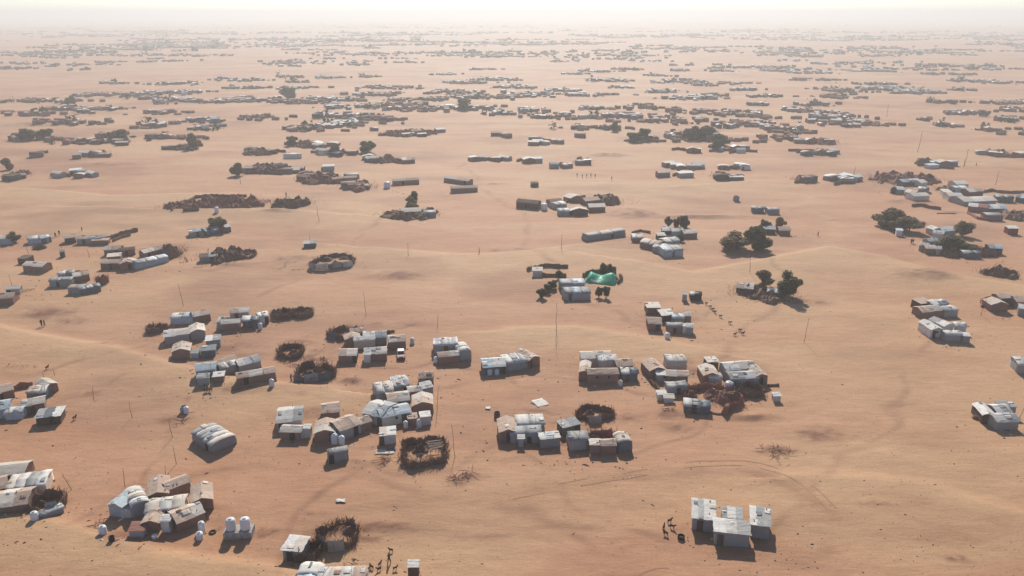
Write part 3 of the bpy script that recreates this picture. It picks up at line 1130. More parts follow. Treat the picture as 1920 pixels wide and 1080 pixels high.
ZA = (0, 820, 4.0); ZB = (480, 820, 4.0); ZC = (1180, 850, 4.697); ZD = (480, 680, 5.053); ZE = (880, 640, 4.695); ZF = (1180, 640, 6.0)
ZG = (240, 560, 5.053); ZH = (500, 560, 4.8); ZI = (0, 660, 5.142); ZJ = (0, 400, 4.908); ZK = (320, 340, 5.053); ZL = (960, 470, 5.333)
ZM = (1080, 380, 4.174); ZN = (1620, 360, 6.0); ZO = (1680, 540, 3.6); ZP = (700, 320, 4.0); ZQ = (1640, 300, 6.857); FULL = (0, 0, 1.0)

compound('in the compound beside two raised tanks', ZA, """
h 822 588 938 606 4.6 2.1 gy L LL
h 1000 612 1132 566 4.8 2.5 by G WCW
h 912 604 990 606 2.2 1.5 fx W W
h 1112 520 1278 486 4.6 2.0 gy B TT
h 1272 470 1440 404 2.8 2.0 gx B TT
h 1446 572 1606 536 4.4 2.0 gy B TT
h 1100 640 1390 600 3.6 1.9 dx C CWC d=.5
h 1066 712 1200 706 3.2 1.7 gy B T
q 1214 712 1278 712 1.4 2.1 W W
h 1336 716 1548 632 3.6 1.9 gx B TTC
h 972 752 1082 752 2.0 1.3 fx G R
t 775 722 .55 1.3
t 1516 700 .5 1.5
t 1500 760 .5 1.1
""")
compound('cut by the left edge above the low dune', ZA, """
h -90 372 186 346 4.2 1.9 gx B CC
h -60 470 70 440 4 1.9 gx B T
h 60 470 350 430 4.5 2.0 dx C CWGW
h -120 586 215 556 4.5 2.0 gx B TCT
pen 355 520 2.3 2.6 1.9 Y c=--G
h 318 606 480 566 1.6 1.0 bx G G
t 262 612 .55 1.2
""")
compound('among the pens at the bottom edge', ZB, """
h 204 920 338 938 3.0 1.9 fx G WC d=.4
pen 388 880 1.6 2.2 1.7 D sh=3.5
pen 622 752 2.8 2.6 1.7 Y c=GG-
h 262 1216 440 1226 4.6 2.1 by L LW
h 446 1222 800 1222 4.4 1.9 bx G WCWT
q 1142 1062 1220 1062 1.3 2.1 D W
man 1000 940 look=person_in_a_dark_robe s=.6
goat 850 992 k=.8
goat 870 985 k=.8
goat 928 964 k=.8
goat 924 1000 k=.8
goat 1014 860 k=.8
goat 1042 996 k=.8
""")
compound('alone below the long tan-roofed compound', ZD, """
h 700 958 878 918 1.9 2.0 bx G G d=.1
""")
compound('in the long compound with big tan roofs', ZD, """
h 206 650 440 628 5.6 2.0 gx W WWG d=.15
h 238 728 420 736 2.6 1.7 gx B C
q 416 722 450 722 1.2 1.6 W W
q 454 714 520 712 1.4 2.0 W W
h 640 568 800 548 4.0 2.0 gx B TT
h 556 762 762 742 4.2 2.0 gy B CT
h 800 742 1000 668 4.4 2.2 gx G TTTT d=.75
h 965 672 1100 624 2.6 1.7 gx B CT
t 750 755 .7 1.7
t 815 768 .55 1.5
""")
compound('in the white compound by the crooked pole', ZD, """
h 1010 560 1190 604 5.6 2.1 gx W WWZZ d=.9
h 1198 608 1470 556 3.8 2.1 gx W LL w=.5
h 1254 452 1462 430 3.8 2.0 gx B TC
h 1490 492 1684 478 4.2 2.0 gy B TC
h 1446 600 1530 592 1.8 1.6 fx B T
t 1546 606 .45 1.4
t 1420 612 .45 1.2
q 1562 600 1660 586 1.8 1.9 W W
h 1152 368 1312 346 4.4 2.2 bx G WC
h 1310 314 1452 296 4.6 2.2 dx G ZZWZ
h 1446 346 1578 338 2.4 1.9 gx R CW
h 1586 320 1682 302 2.4 2.0 fx G G
h 1548 226 1686 214 3.0 2.0 gx B T
t 1345 342 .5 1.3
p 1715 450 1738 228
""")
compound('standing alone by the scrap-walled pen', ZD, """
h 1182 782 1330 766 2.6 2.0 fx W CW d=.08
pen 1590 878 3.7 4.2 1.9 Y sh=2.6 look=ragged_dark_scrap-walled_pen
p 1890 890 1862 592
""")
compound('alone on bare sand left of centre', FULL, """
h 362 827 400 852 4.4 2.0 bx G GWGWC
""")
compound('in the white compound left of two brown rows', ZE, """
h 120 300 318 286 4.4 2.1 gx K LW d=.9
h 322 272 526 236 4.6 2.2 bx G WZW
h 526 246 622 210 4.6 2.1 gy B TT
t 180 290 .6 1.3
t 242 288 .5 1.1
""")
compound('in the brown compound with two small windows', ZE, """
h 960 344 1056 348 5.2 2.1 gy B TC
h 1044 378 1312 364 2.8 2.3 gx B TT w=.3,.68
h 984 232 1250 222 3.8 2.1 gx C CC
h 1140 262 1300 252 3.2 2.3 dx W WW
h 1306 292 1440 276 3.6 2.0 gx B T
h 1344 352 1480 348 2.8 1.8 dx K WK
t 1330 388 .4 1.1
""")
compound('in the grey compound below the white scrap', ZE, """
h 262 884 424 876 4.8 2.1 gy B TT
h 420 812 660 800 3.8 2.2 bx G WW
h 366 898 632 892 3.0 2.1 bx G GG
h 626 942 800 926 2.0 1.9 fx G WLW
q 432 930 478 930 1.2 1.7 G W
f Q .9 660 812 720 800 736 820 dens=6 wall=0 look=low_bent_stick_hoop
""")
compound('in the compound with a red-brown yard', ZE, """
h 826 836 980 800 2.4 1.9 fx K GK
h 886 962 1052 952 3.2 2.3 bx G G
pen 1175 900 2.6 3.0 1.9 R sh=4 look=red-brown_mud-walled_yard
h 1062 990 1156 990 1.7 1.9 fx B C
h 1160 1002 1292 996 2.2 2.0 gx B T
h 1306 976 1432 966 3.0 2.2 by K C
t 1322 960 .4 1.2
p 812 800 806 672
""")
compound('alone among the central huts', ZE, """
pen 1090 650 2.9 2.4 1.5 Y look=small_dark_oval_brush_pen c=-G-
""")
compound('in the compound above the reddish pen', ZF, """
h 224 420 400 402 4.6 2.0 gy B TT
h 430 330 640 322 3.8 2.2 bx C WC
h 416 478 656 492 2.8 2.1 gx B CT
h 306 462 412 462 2.0 1.8 fx G W w=.8
""")
compound('at the reddish curved pen', ZF, """
h 430 608 650 596 2.4 1.9 dx G WG
q 324 664 412 660 1.6 1.3 W W
q 394 692 500 694 1.6 1.1 W C
h 612 792 900 822 3.0 1.7 bx K WGK d=.4
pen 930 680 5.0 5.2 1.6 V gap=-1.75 look=reddish_curved_brushwood_pen
f V 1.1 240 470 300 520 330 560 look=short_reddish_brush_fence
m 1010 640 3.2 2.2 1.6 V look=reddish_brush_heap_inside_the_pen
""")
compound('in the tangled compound beside the reddish pen', ZF, """
h 878 330 1000 318 2.4 2.0 fx D C
h 826 486 1010 476 4.4 2.1 gy B TC
h 1090 430 1400 404 3.8 2.3 gx C WC
h 1140 520 1450 500 3.4 2.0 gx G GW
h 1404 494 1552 480 4.8 2.1 gy B TC
h 896 500 1040 492 2.4 1.8 dx G C
t 1120 536 .85 1.6
pen 1330 570 2.6 2.2 1.7 Y look=dark_leaning_brush_shelter sh=3
q 1622 680 1702 678 1.3 1.3 W W
f Y .6 1560 505 1680 500 dens=10 look=low_dark_brush_line
""")
compound('in the cluster beside the small dark dome', ZG, """
pen 270 300 1.9 1.8 1.6 Y look=small_dark_brush_dome
h 410 248 620 236 3.6 2.0 bx L WL
h 632 240 790 208 3.2 2.1 gx B CT
h 596 396 742 374 4.6 2.0 gy G CC
h 352 436 590 404 4.0 2.1 gx G WC
h 420 580 592 564 4.4 2.1 gy B CT
q 598 566 672 562 1.8 1.3 L G
h 692 560 832 546 2.6 1.7 fx K K
h 744 470 880 456 2.6 2.0 fx G WG
""")
compound('in the compound left of the double brush pen', ZG, """
h 844 288 900 292 3.4 2.0 gx G WC
h 896 310 1062 294 2.8 2.0 gx B C
h 970 204 1150 190 3.2 2.0 gx G TC
h 1090 284 1240 272 3.4 2.1 dx K WK d=.5
h 1240 250 1340 232 3 2.2 dx W WW
t 1256 286 .5 1.4
p 1070 350 1066 290
""")
compound('alone right of the white-roofed compound', ZG, """
pen 1480 165 2.6 2.4 1.7 Y
pen 1650 150 2.8 2.2 1.6 Y
""")
compound('in the long compound with blue end hut', ZG, """
h 650 770 840 742 3.6 2.2 gx L LL w=.7
h 664 826 772 814 2.2 1.7 gx G W
h 800 706 1050 650 3.0 2.0 gx B TT
h 880 722 1050 700 2.6 2.1 dx G WW
h 1060 712 1268 660 3.4 2.1 gx G WZG
h 1044 832 1412 786 2.8 2.0 gx B TCT
h 812 800 910 788 2.0 1.4 fx B W
t 1365 826 .5 1.4
man 1548 785 look=person_in_dark_clothes s=.5
goat 740 880 look=brown_goat
goat 760 884 look=brown_goat
goat 782 878 look=brown_goat
""")
compound('beside the walking person', ZG, """
pen 1545 520 2.9 4.0 1.8 Y look=tall_dark_brush_pen
pen 1775 720 3.5 4.6 1.8 Y c=KGK look=dark_brush_pen_with_grey_tarpaulin
f V .9 1420 560 1500 620 1600 640 1660 640 dens=14 wall=0 look=tangled_reddish_brush_heap
f V 1.0 1600 660 1700 600 1850 570 1900 640 dens=16 wall=0 look=tangled_reddish_branch_heap
""")
compound('in the compound behind the parked car', ZH, """
pen 700 330 3.0 3.0 1.8 Y c=K-- look=dark_pen_with_slate_cloth
h 760 372 890 360 2.6 2.0 gx B T
h 706 444 850 428 3.0 2.0 gy B TT
h 872 426 1080 410 3.4 2.1 gx G WZ
h 1106 468 1256 450 3.8 2.1 gx B CT
h 786 456 980 440 2.4 2.2 gx C WW
h 648 580 812 574 3.6 2.0 gx B TC d=.9
h 884 574 1086 558 3.4 2.1 gx B WC
q 876 578 934 578 1.3 2.1 W W
t 1312 402 .5 1.3
f Y .8 1020 330 1090 310 1150 300 look=dark_twig_heap dens=20
""")
compound('in the pair left of the central pole', ZH, """
h 1506 500 1720 486 4.2 2.1 dx G ZWZ
h 1552 590 1736 572 2.6 1.8 gx R TC
h 1736 562 1842 544 4.4 2.2 by G WW
t 1524 572 .5 1.2
f Y .7 1590 400 1720 390 dens=18 look=row_of_upright_twigs wall=0
""")
compound('in the compound above two white-gabled huts', ZO, """
h 172 208 306 202 3.8 2.0 gx B TC
h 160 150 240 140 3 2.0 fx D T
h 240 160 350 152 3.2 2.0 dx G WZ
h 326 200 412 192 3.4 2.0 bx G GW
""")
compound('in the white compound near the right edge', ZO, """
h 226 338 308 334 4.8 2.3 gy W WW w=.55
h 312 310 382 300 4.4 2.2 gy W WG
h 330 362 442 364 2.6 2.0 bx G W
q 446 368 496 372 1.8 1.8 G W
h 392 304 468 310 2.6 2.0 dx W W
""")
compound('at the right edge above the white compound', ZO, """
h 636 160 752 158 3.6 2.0 gy B CT
h 690 118 792 112 3.4 2.0 gx B T
h 804 140 900 140 4 2.0 gx B T
h 818 186 900 194 3.4 2.1 gx G W
f V .9 580 130 575 90 620 70 690 60 dens=10 look=bent_reddish_brush_arc
p 568 186 590 60
""")
compound('alone at the right edge', ZO, """
h 818 580 930 588 4.4 2.4 bx G WG
q 790 540 812 548 1.4 2.4 W W
""")
compound('in the small compound low at the right edge', ZO, """
h 572 916 668 922 4.4 2.0 gy D WW
h 672 900 764 896 3.0 2.2 gx G WW
h 674 962 822 956 3.2 2.0 gx G WG
h 690 870 800 872 2.0 2.3 fx G G
p 830 880 850 790
f V .7 520 880 560 890 dens=18 look=small_heap_of_reddish_twigs
""")
compound('in the lone group of four white huts', ZC, """
h 547 676 748 700 4.4 2.4 fx G WGWW d=.35
h 805 664 984 682 2.6 2.1 fx G GWG
h 742 802 1052 830 2.9 2.4 fx G WWG d=.18
h 1062 738 1226 760 4.2 2.4 fx G WGG
""")
compound('cut by the left edge, halfway down', ZI, """
h -100 500 150 440 4 2.1 gx B CT
h 436 424 570 372 3.8 2.0 gy B CC
h 266 480 452 462 3.4 2.0 dx K TCW
h 236 604 442 564 3.2 1.9 gx B CC
h 356 716 592 690 3.4 1.8 fx D GKW d=.65
h -60 656 100 630 4.2 2.1 gx L LL
h 56 660 220 650 2.6 1.6 dx L WL
f V 1.4 140 370 200 345 320 330 look=reddish_brush_screen
f Q .9 0 160 80 150 180 152 370 150 dens=4 wall=0 look=row_of_short_stakes
p 430 260 420 190
p 530 225 520 160
p 905 470 916 330
p 1278 636 1274 472
p 1662 822 1652 655
p 1702 1080 1694 905
t 1800 585 .5 1.2
""")
compound('around the lower left compounds', ZA, """
p 545 390 488 270
p 938 392 952 232
p 1250 332 1258 212
""")
compound('beside the lone leaning stick', ZI, """
goat 455 165 look=small_dark_goat
goat 720 652 look=lone_dark_goat
""")

# ---- middle distance
compound('beside the green shrub at the left edge', ZJ, """
h 262 288 452 270 4.0 2.1 bx L WL
h -60 290 100 286 4 2.1 gx L WC
h 400 280 480 262 2.4 2.0 fx K G
tree 130 270 2.4 4.2 look=leafy_green_shrub_tree b=.1
man 512 218
man 548 200
pen 366 325 1.5 1.2 1.1 D look=small_dark_dome
""")
compound('in the row ending in a brown fence', ZJ, """
h 600 284 704 272 3.6 2.1 gx D T
h 708 286 930 280 3.4 2.1 gx G TG d=.3
h 850 294 1000 288 2.2 1.6 fx B T
h 936 276 1010 262 3.4 2.2 gx D T
f Y 1.7 1010 240 1100 205 1190 180 1270 165
f Y 1.3 1040 262 1120 226 1200 206
man 755 160 k=.9
""")
compound('in the compound ending in a dark thicket', ZJ, """
h 930 520 1100 516 3.6 2.1 gx B TT
h 1106 528 1252 512 3.6 2.1 gy B TC
h 1262 520 1552 448 3.4 2.1 bx L GWL
h 962 396 1108 388 4.0 2.1 gx B CT
h 1110 400 1250 382 3.0 1.9 gx B D
h 990 452 1116 440 3.0 1.8 fx B C
h 1340 420 1550 368 3.6 2.1 gx B CT
m 1590 385 3.0 4.5 3.0 Y look=tall_dark_brush_thicket
f V .8 1650 460 1730 450 1700 410 look=reddish_brush_scraps wall=0 dens=14
q 556 408 600 404 1.6 1.9 D K
""")
compound('alone below the blue-white hut', ZJ, """
h 402 548 490 512 6.4 2.1 gy B CC
h 168 466 250 470 3.2 1.8 fx D D
p 262 370 256 300
""")
compound('in the low rounded compound, far left', ZJ, """
h 462 684 668 668 3.0 2.0 bx G GG
h 540 616 690 602 3.0 2.0 bx G WG
h 690 640 832 616 3.4 2.0 gx B CT
h 632 744 760 744 3.2 1.9 bx G TG
h 740 752 930 718 2.8 1.8 bx K GZK
f Y 1.2 600 570 690 552 780 552
pen 946 640 1.2 1.2 2.4 V look=upright_reddish_brush_bundle
""")
compound('cut by the left edge beside a scrap heap', ZJ, """
h -50 846 130 836 4 2.0 gx B T
h 60 760 190 748 2.6 1.9 gx G C
f V .9 140 700 230 720 330 700 dens=18 wall=0 look=reddish_scrap_and_branch_heap
p 126 700 108 570
man 385 1036
man 412 1034
p 1690 852 1668 648
p 822 410 818 330
""")
compound('in the brown brush-walled homestead', ZK, """
f Y 1.5 10 280 140 220 230 160 380 145 560 150 720 148
f Y 1.5 120 285 270 275
m 520 225 13 10 2.2 V look=wide_brown_brushwood_mass
m 190 250 9 8 2.0 V look=rounded_brown_brushwood_mass
f V 1.4 720 225 800 232 890 235
m 1120 225 7 7 2.2 Y look=dark_rounded_brush_heap
t 438 295 .8 2.0
man 1096 150 k=1.3 look=tall_dark_standing_figure
p 1406 382 1396 232
""")
compound('beside the cone-shaped tree', ZK, """
h 184 530 320 516 3.8 1.9 fx G KG
h 340 522 470 500 4.0 2.0 gx K KG
h 480 490 575 476 3.4 2.0 fx K G
tree 445 480 3.4 7.0 k=leafo look=brown_cone-shaped_tree b=.05
""")
compound('in the low dark compound', ZK, """
h 276 772 450 758 3.4 1.9 fx G DK
m 545 728 5 6 2.0 Y look=dark_brushwood_mass
pen 690 708 3.4 4.5 1.4 Y
f V .6 200 820 280 815 340 800 wall=0 dens=14 look=low_reddish_twig_line
""")
compound('alone above the oval white-panelled pen', ZK, """
h 1262 634 1376 628 2.8 1.6 fx K GK
p 1320 600 1324 512
""")
compound('oval and alone in the middle sand', ZK, """
pen 1536 772 5.8 5.2 1.6 Y c=GWGW look=dark_oval_pen_with_white_panels
f H .5 950 830 1040 835 1090 810 1080 770 1180 765 wall=0 dens=9 look=scattered_pale_sticks
f V .5 1130 842 1230 840 1320 830 wall=0 dens=12 look=low_reddish_twig_heap
""")
compound('beside the green tarpaulin tent', ZL, """
h 206 262 300 262 3.0 1.9 fx W C
f Y 1.5 300 262 420 262 540 270
f Y 1.4 150 200 330 160 560 170
tree 470 280 1.3 3.4 k=leafd look=small_dark_tree_behind_grey_hut b=.2
h 490 404 726 396 4.2 2.2 bx G GL
h 530 498 782 490 4.6 2.4 bx G GLG d=.2
tree 300 470 1.5 3.6 k=leafd look=small_round_dark_tree b=.35
tree 352 415 1.2 3.2 k=leafd look=small_round_dark_tree b=.3
tree 402 378 1.4 3.2 k=leafd look=small_round_dark_tree b=.3
tree 868 465 1.1 3.4 k=leafd look=small_pointed_dark_tree b=.3
tree 940 470 1.3 4.0 k=leafd look=small_leafy_tree b=.45
tree 915 225 1.4 4.0 k=leafd look=dark_bush_above_green_tent b=.05
tree 990 225 1.6 3.4 k=leafd look=wide_dark_bush_above_green_tent b=.05
f Y 1.6 710 270 760 235 880 220 1040 220
f Y 1.5 1060 330 1100 290 1080 260
p 446 770 438 526
""")
compound('in the compound left of the goat line', ZL, """
h 1360 802 1492 806 4.2 2.1 gx B TT
h 1350 640 1484 636 3.4 1.9 fx B C
h 1492 720 1620 716 3.4 2.0 fx D WW
h 1610 740 1720 736 3.0 2.0 bx G LW
h 1552 822 1702 826 2.4 2.0 bx B G
q 1704 828 1746 830 1.3 2.0 W W
h 1742 838 1808 842 2.8 2.0 gx G W
h 1700 720 1790 720 2.6 1.9 gx B C
t 1552 880 .6 1.4
""")
compound('alone at the head of the goat line', ZL, """
q 1700 506 1744 510 1.4 2.0 G G
h 1782 496 1892 502 2.6 1.7 bx X WX d=.5
""")
compound('of the file walking past the lone pole', (1260, 540, 6.4), """
goat 408 200 rz=-.9 k=.95
goat 456 238 rz=-.9 k=.95
goat 488 268 rz=-.8 k=.95
goat 512 300 rz=-.9 k=.95
goat 578 352 rz=-.8 k=.95
goat 692 430 rz=-.7 k=.95
goat 812 520 rz=-.9 k=.95
goat 752 572 rz=.3 k=.95
goat 848 560 rz=.2 k=.95
p 1578 648 1604 362
""")
compound('alone left of the rounded white cluster', ZM, """
h 90 302 384 262 3.4 2.2 bx G GCG
""")
compound('in the rounded white cluster', ZM, """
h 442 312 520 316 5 2.0 bx B WC
h 500 350 640 376 5 2.1 bx B CT
h 596 382 690 404 5 2.0 bx G WW
h 690 428 836 420 5.4 2.4 bx L LG
h 700 350 810 340 4.4 2.0 dx G WG
h 640 300 700 300 3 2.0 fx D G
f Y 1.1 440 240 500 226 580 240 look=low_grey_brush_line
""")
compound('under the row of small dark trees', ZM, """
h 676 256 750 258 5 2.0 gx D WC
h 752 264 842 262 3.6 2.0 gx L WW
h 846 282 948 278 3.8 2.1 gx B C
tree 720 192 1.6 5.0 k=leafd look=small_dark_tree b=.2
tree 775 188 .9 4.0 k=leafd look=small_dark_tree b=.2
tree 796 188 .9 4.4 k=leafd look=small_dark_tree b=.2
tree 830 196 1.3 6.0 k=leafd look=small_dark_tree b=.2
tree 858 196 1.2 5.4 k=leafd look=small_dark_tree b=.2
tree 825 305 1.2 3.4 k=leafd look=small_dark_tree_before_the_huts b=.1
""")
compound('of the heart-shaped pair', ZM, """
tree 1240 362 5.6 6.2 k=leafo look=broad_olive_brown_tree b=.02
tree 1408 362 4.6 9.0 k=leafd look=tall_dark_green_tree b=.02
""")
compound('beside the heart-shaped pair of trees', ZM, """
h 1470 246 1560 250 4 2.0 fx D K
h 1588 256 1676 258 4.4 2.1 gx B T
tree 1476 216 2.2 5.0 k=leafd look=round_dark_green_tree b=.1
tree 1590 190 2.2 4.4 k=leafo look=reddish_brown_round_tree b=.1
h 1376 82 1470 84 4.0 2.0 dx K CK
h 1500 92 1590 92 4.2 2.1 bx G G
man 1892 262
p 1356 545 1352 410
""")
compound('in the dark compound with a tall shade tree', ZM, """
h 1252 700 1380 722 5 1.6 gx D TC
m 1400 705 5 5 1.7 Y
h 1490 740 1600 756 4 1.6 dx D GK
m 1570 740 5 5 1.5 Y look=dark_brushwood_mass
tree 1658 735 3.5 8.0 k=leafd look=tall_round_dark_shade_tree b=.15
tree 1478 665 2.8 6.0 k=leafo look=thin_feathery_brown_tree b=.45
""")
compound('in the right-hand compound under shade trees', ZN, """
h 690 462 770 490 3.6 2.2 gx W CW
h 770 520 880 532 3.4 2.0 gx W WW
h 880 500 1030 494 4.6 2.1 gx G LW
tree 1100 492 3.2 6.0 k=leafo look=round_brown_shade_tree b=.15
tree 930 650 4.8 6.0 k=leaf look=wide_olive_shade_tree b=.3
tree 1110 650 3.4 3.4 k=leaf look=low_yellowish_shrub b=.05
h 610 660 690 676 3.6 2.0 gx G C
h 690 700 800 704 3.6 2.1 gx B C
h 806 704 862 708 3.0 2.0 gx C W
h 730 620 840 610 3 2.0 gx G L
pen 960 720 2.0 3.2 2.0 Y
h 1112 746 1310 752 3.2 2.0 bx K WKK
pen 1260 690 4.4 6 1.8 Y
pen 1370 715 1.6 3 2.0 Y
""")
compound('beside the compound under shade trees', ZN, """
h 1406 702 1552 708 4.0 2.2 gx K GL
h 1616 478 1728 482 3.0 2.4 fx O W
q 358 496 426 502 2.2 2.2 W L
man 530 582
man 550 582
m 1520 930 5 4 1.9 Y look=low_dark_brush_heap
f Y .5 1650 972 1780 992 wall=0 dens=6 look=dark_twig_line
tree 290 390 5.4 8.0 k=leafo look=leaning_olive_brown_tree b=.1
tree 350 430 3.6 5.0 k=leafo look=dark_olive_tree b=.1
tree 510 440 5.0 6.4 k=leafo look=flat-topped_thorn_tree b=.42
""")
compound('in the walled compound near the right edge', ZQ, """
h 945 532 1130 540 6.5 2.4 gx C CW
h 830 440 940 530 3 2.4 fx W C
h 1040 440 1200 444 6 2.6 dx L LW
h 1210 470 1390 464 5 2.4 gx B CT
h 1040 366 1200 366 6 2.2 gx C W
h 1140 590 1560 575 7 2.2 gx G CWC
h 1190 660 1440 690 5 2.4 gx B WR
h 1440 690 1690 690 6 2.4 gx K LWL
h 1440 780 1640 784 5 2.2 bx B G
f R 1.5 1190 690 1320 760 1440 780 look=red-brown_cloth_fence
f Y 1.6 1390 420 1500 400 1590 420
f R 1.6 1590 420 1750 430 1920 420 look=long_red-brown_cloth_fence
h 1560 540 1780 552 5 2.2 dx K GK
m 1780 740 5 6 2 Y
m 940 400 4 6 2 Y look=dark_brush_heap
h 1800 540 1920 556 5 2.2 gx K KL
""", near=1)
compound('in the compound behind the flat-topped thorn tree', ZQ, """
m 360 265 13 12 2.4 V look=wide_red-brown_brush_mass
h 280 440 380 440 5 2.2 gx G LW
h 380 470 500 490 4.5 2.2 gx K WG
h 496 520 700 520 5 2.2 gx C CC
h 350 340 590 330 5 2.2 gx K LW
h 590 350 670 340 5 2.2 gx W W
h 560 420 690 430 5 2.0 bx G WK
tree 240 430 1.8 3.4 k=leafo look=small_brown_bush b=.1
tree 700 270 2.2 4.6 k=leafd look=small_dark_thorn_bush b=.1
f V 1.6 480 600 580 590 700 620 850 640 look=long_red-brown_brush_heap
f Y .5 800 690 920 692 1040 696 dens=8 look=thin_dark_brush_line
p 1552 320 1566 150
p 1140 90 1144 -20
man 1305 75
""", near=1)
compound('in the two long sheds with a tank', ZP, """
h 150 112 346 100 3.6 2.2 gx B TT
h 590 170 784 156 3.6 2.2 gx B TT
h 528 86 715 108 3.6 2.0 gx B CT
t 104 128 1.4 2.6
f H .5 140 155 240 180 330 190 440 190 530 172 wall=0 dens=5 look=thin_pale_stick_line
tree 308 215 2.2 4.0 k=leafd look=small_dark_thorn_bush b=.1
""", near=1)
compound('in the compound with one brown round tree', ZP, """
m 160 345 5 5 2 Y
h 212 345 360 336 5 2.0 gx D C
h 380 352 470 348 4 2.0 bx G G
m 320 350 6 5 1.8 Y
tree 288 305 2.6 5.0 k=leafo look=brown_round_tree b=.2
m 400 318 4 5 1.5 Y
p 262 640 262 545
p 798 622 798 575
p 1412 586 1414 478
""", near=1)
compound('alone left of the rounded brown compound', ZP, """
h 1070 280 1230 292 4.6 2.6 gx D DD
h 1192 124 1240 122 3.0 1.8 fx D D
""", near=1)
compound('in the rounded brown compound', ZP, """
t 1282 292 1.2 2.4
h 1330 270 1420 262 4 2.0 gx B B
h 1366 292 1450 286 5 2.2 bx G GW
h 1390 340 1470 340 4.5 2.2 bx G GW
h 1480 340 1610 336 5.4 2.3 gy D CT
h 1620 312 1740 306 5 2.2 gx B C
h 1480 240 1570 232 5 2.2 gy B C
h 1590 262 1700 256 5 2.2 gx B T
m 1740 240 6 8 2.2 Y
f Y 1.6 1440 250 1480 215 1590 205
""", near=1)
for px, py in ((1082, 332), (1092, 334), (1100, 333), (1108, 332), (1116, 333), (1147, 338)):
    person(ground(px, py), 'of the line crossing the far sand', 'dark distant standing person', 'M', .3, 1.0, 1.1)

# ---- far homesteads that can still be told apart: px, py, half width px, huts, mix, fences, phrase
FAR = [
    (132, 330, 36, 5, 'w', 1, 'in the pale compound, upper left'),
    (14, 334, 20, 3, 'b', 1, 'at the upper left edge'),
    (1760, 312, 34, 4, 'm', 1, 'left of the distant upright poles'),
    (1588, 340, 30, 6, 'w', 0, 'in the round white compound, upper right'),
    (1507, 342, 18, 2, 'b', 1, 'left of the round white compound'),
    (1366, 337, 18, 3, 'b', 1, 'below the two white far compounds'),
    (1268, 330, 24, 3, 'w', 0, 'in the lower of two white groups'),
    (1285, 314, 34, 5, 'w', 0, 'in the upper of two white groups'),
    (1370, 313, 26, 3, 'w', 1, 'right of the two white groups'),
    (1053, 313, 18, 2, 'w', 0, 'alone below the far tree line'),
    (995, 303, 20, 2, 'w', 0, 'alone left of a twin pale hut'),
    (1096, 305, 15, 2, 'm', 1, 'small and alone in the upper centre'),
    (922, 298, 30, 4, 'm', 0, 'in the row left of upper centre'),
    (1545, 288, 40, 5, 'm', 1, 'in the long far compound, upper right'),
    (1285, 286, 18, 2, 'b', 0, 'left of the dark far trees'),
    (1375, 283, 36, 4, 'w', 1, 'below the dark far trees'),
    (1530, 268, 32, 4, 'm', 1, 'in the far group right of the trees'),
    (1010, 268, 40, 5, 'w', 1, 'in the pale upper centre row'),
    (940, 258, 16, 2, 'b', 0, 'left of the pale upper centre row'),
    (1092, 257, 12, 1, 'b', 0, 'right of the pale upper centre row'),
    (728, 302, 42, 6, 'm', 1, 'in the compound with a round tree'),
    (500, 322, 58, 7, 'b', 2, 'in the large brown compound'),
    (620, 340, 56, 6, 'b', 2, 'in the dark compound right of the brown'),
    (662, 352, 32, 3, 'b', 1, 'at the tip of the dark compound'),
    (612, 318, 10, 1, 'w', 0, 'alone behind the dark compound'),
    (622, 288, 40, 5, 'm', 1, 'in the far left-centre compound'),
    (490, 290, 30, 3, 'b', 1, 'left of the far left-centre compound'),
    (575, 276, 44, 5, 'm', 1, 'behind the far left-centre compound'),
    (537, 297, 15, 2, 'w', 0, 'between the left-centre compounds'),
    (765, 252, 72, 7, 'm', 2, 'in the far row left of centre'),
    (345, 280, 32, 3, 'b', 1, 'beside the far lone tree'),
    (180, 294, 30, 4, 'm', 1, 'in the far left mixed compound'),
    (66, 294, 10, 1, 'b', 0, 'alone on the far left sand'),
    (210, 270, 30, 3, 'b', 1, 'below the far left trees'),
    (1890, 292, 40, 4, 'm', 1, 'at the upper right edge'),
]
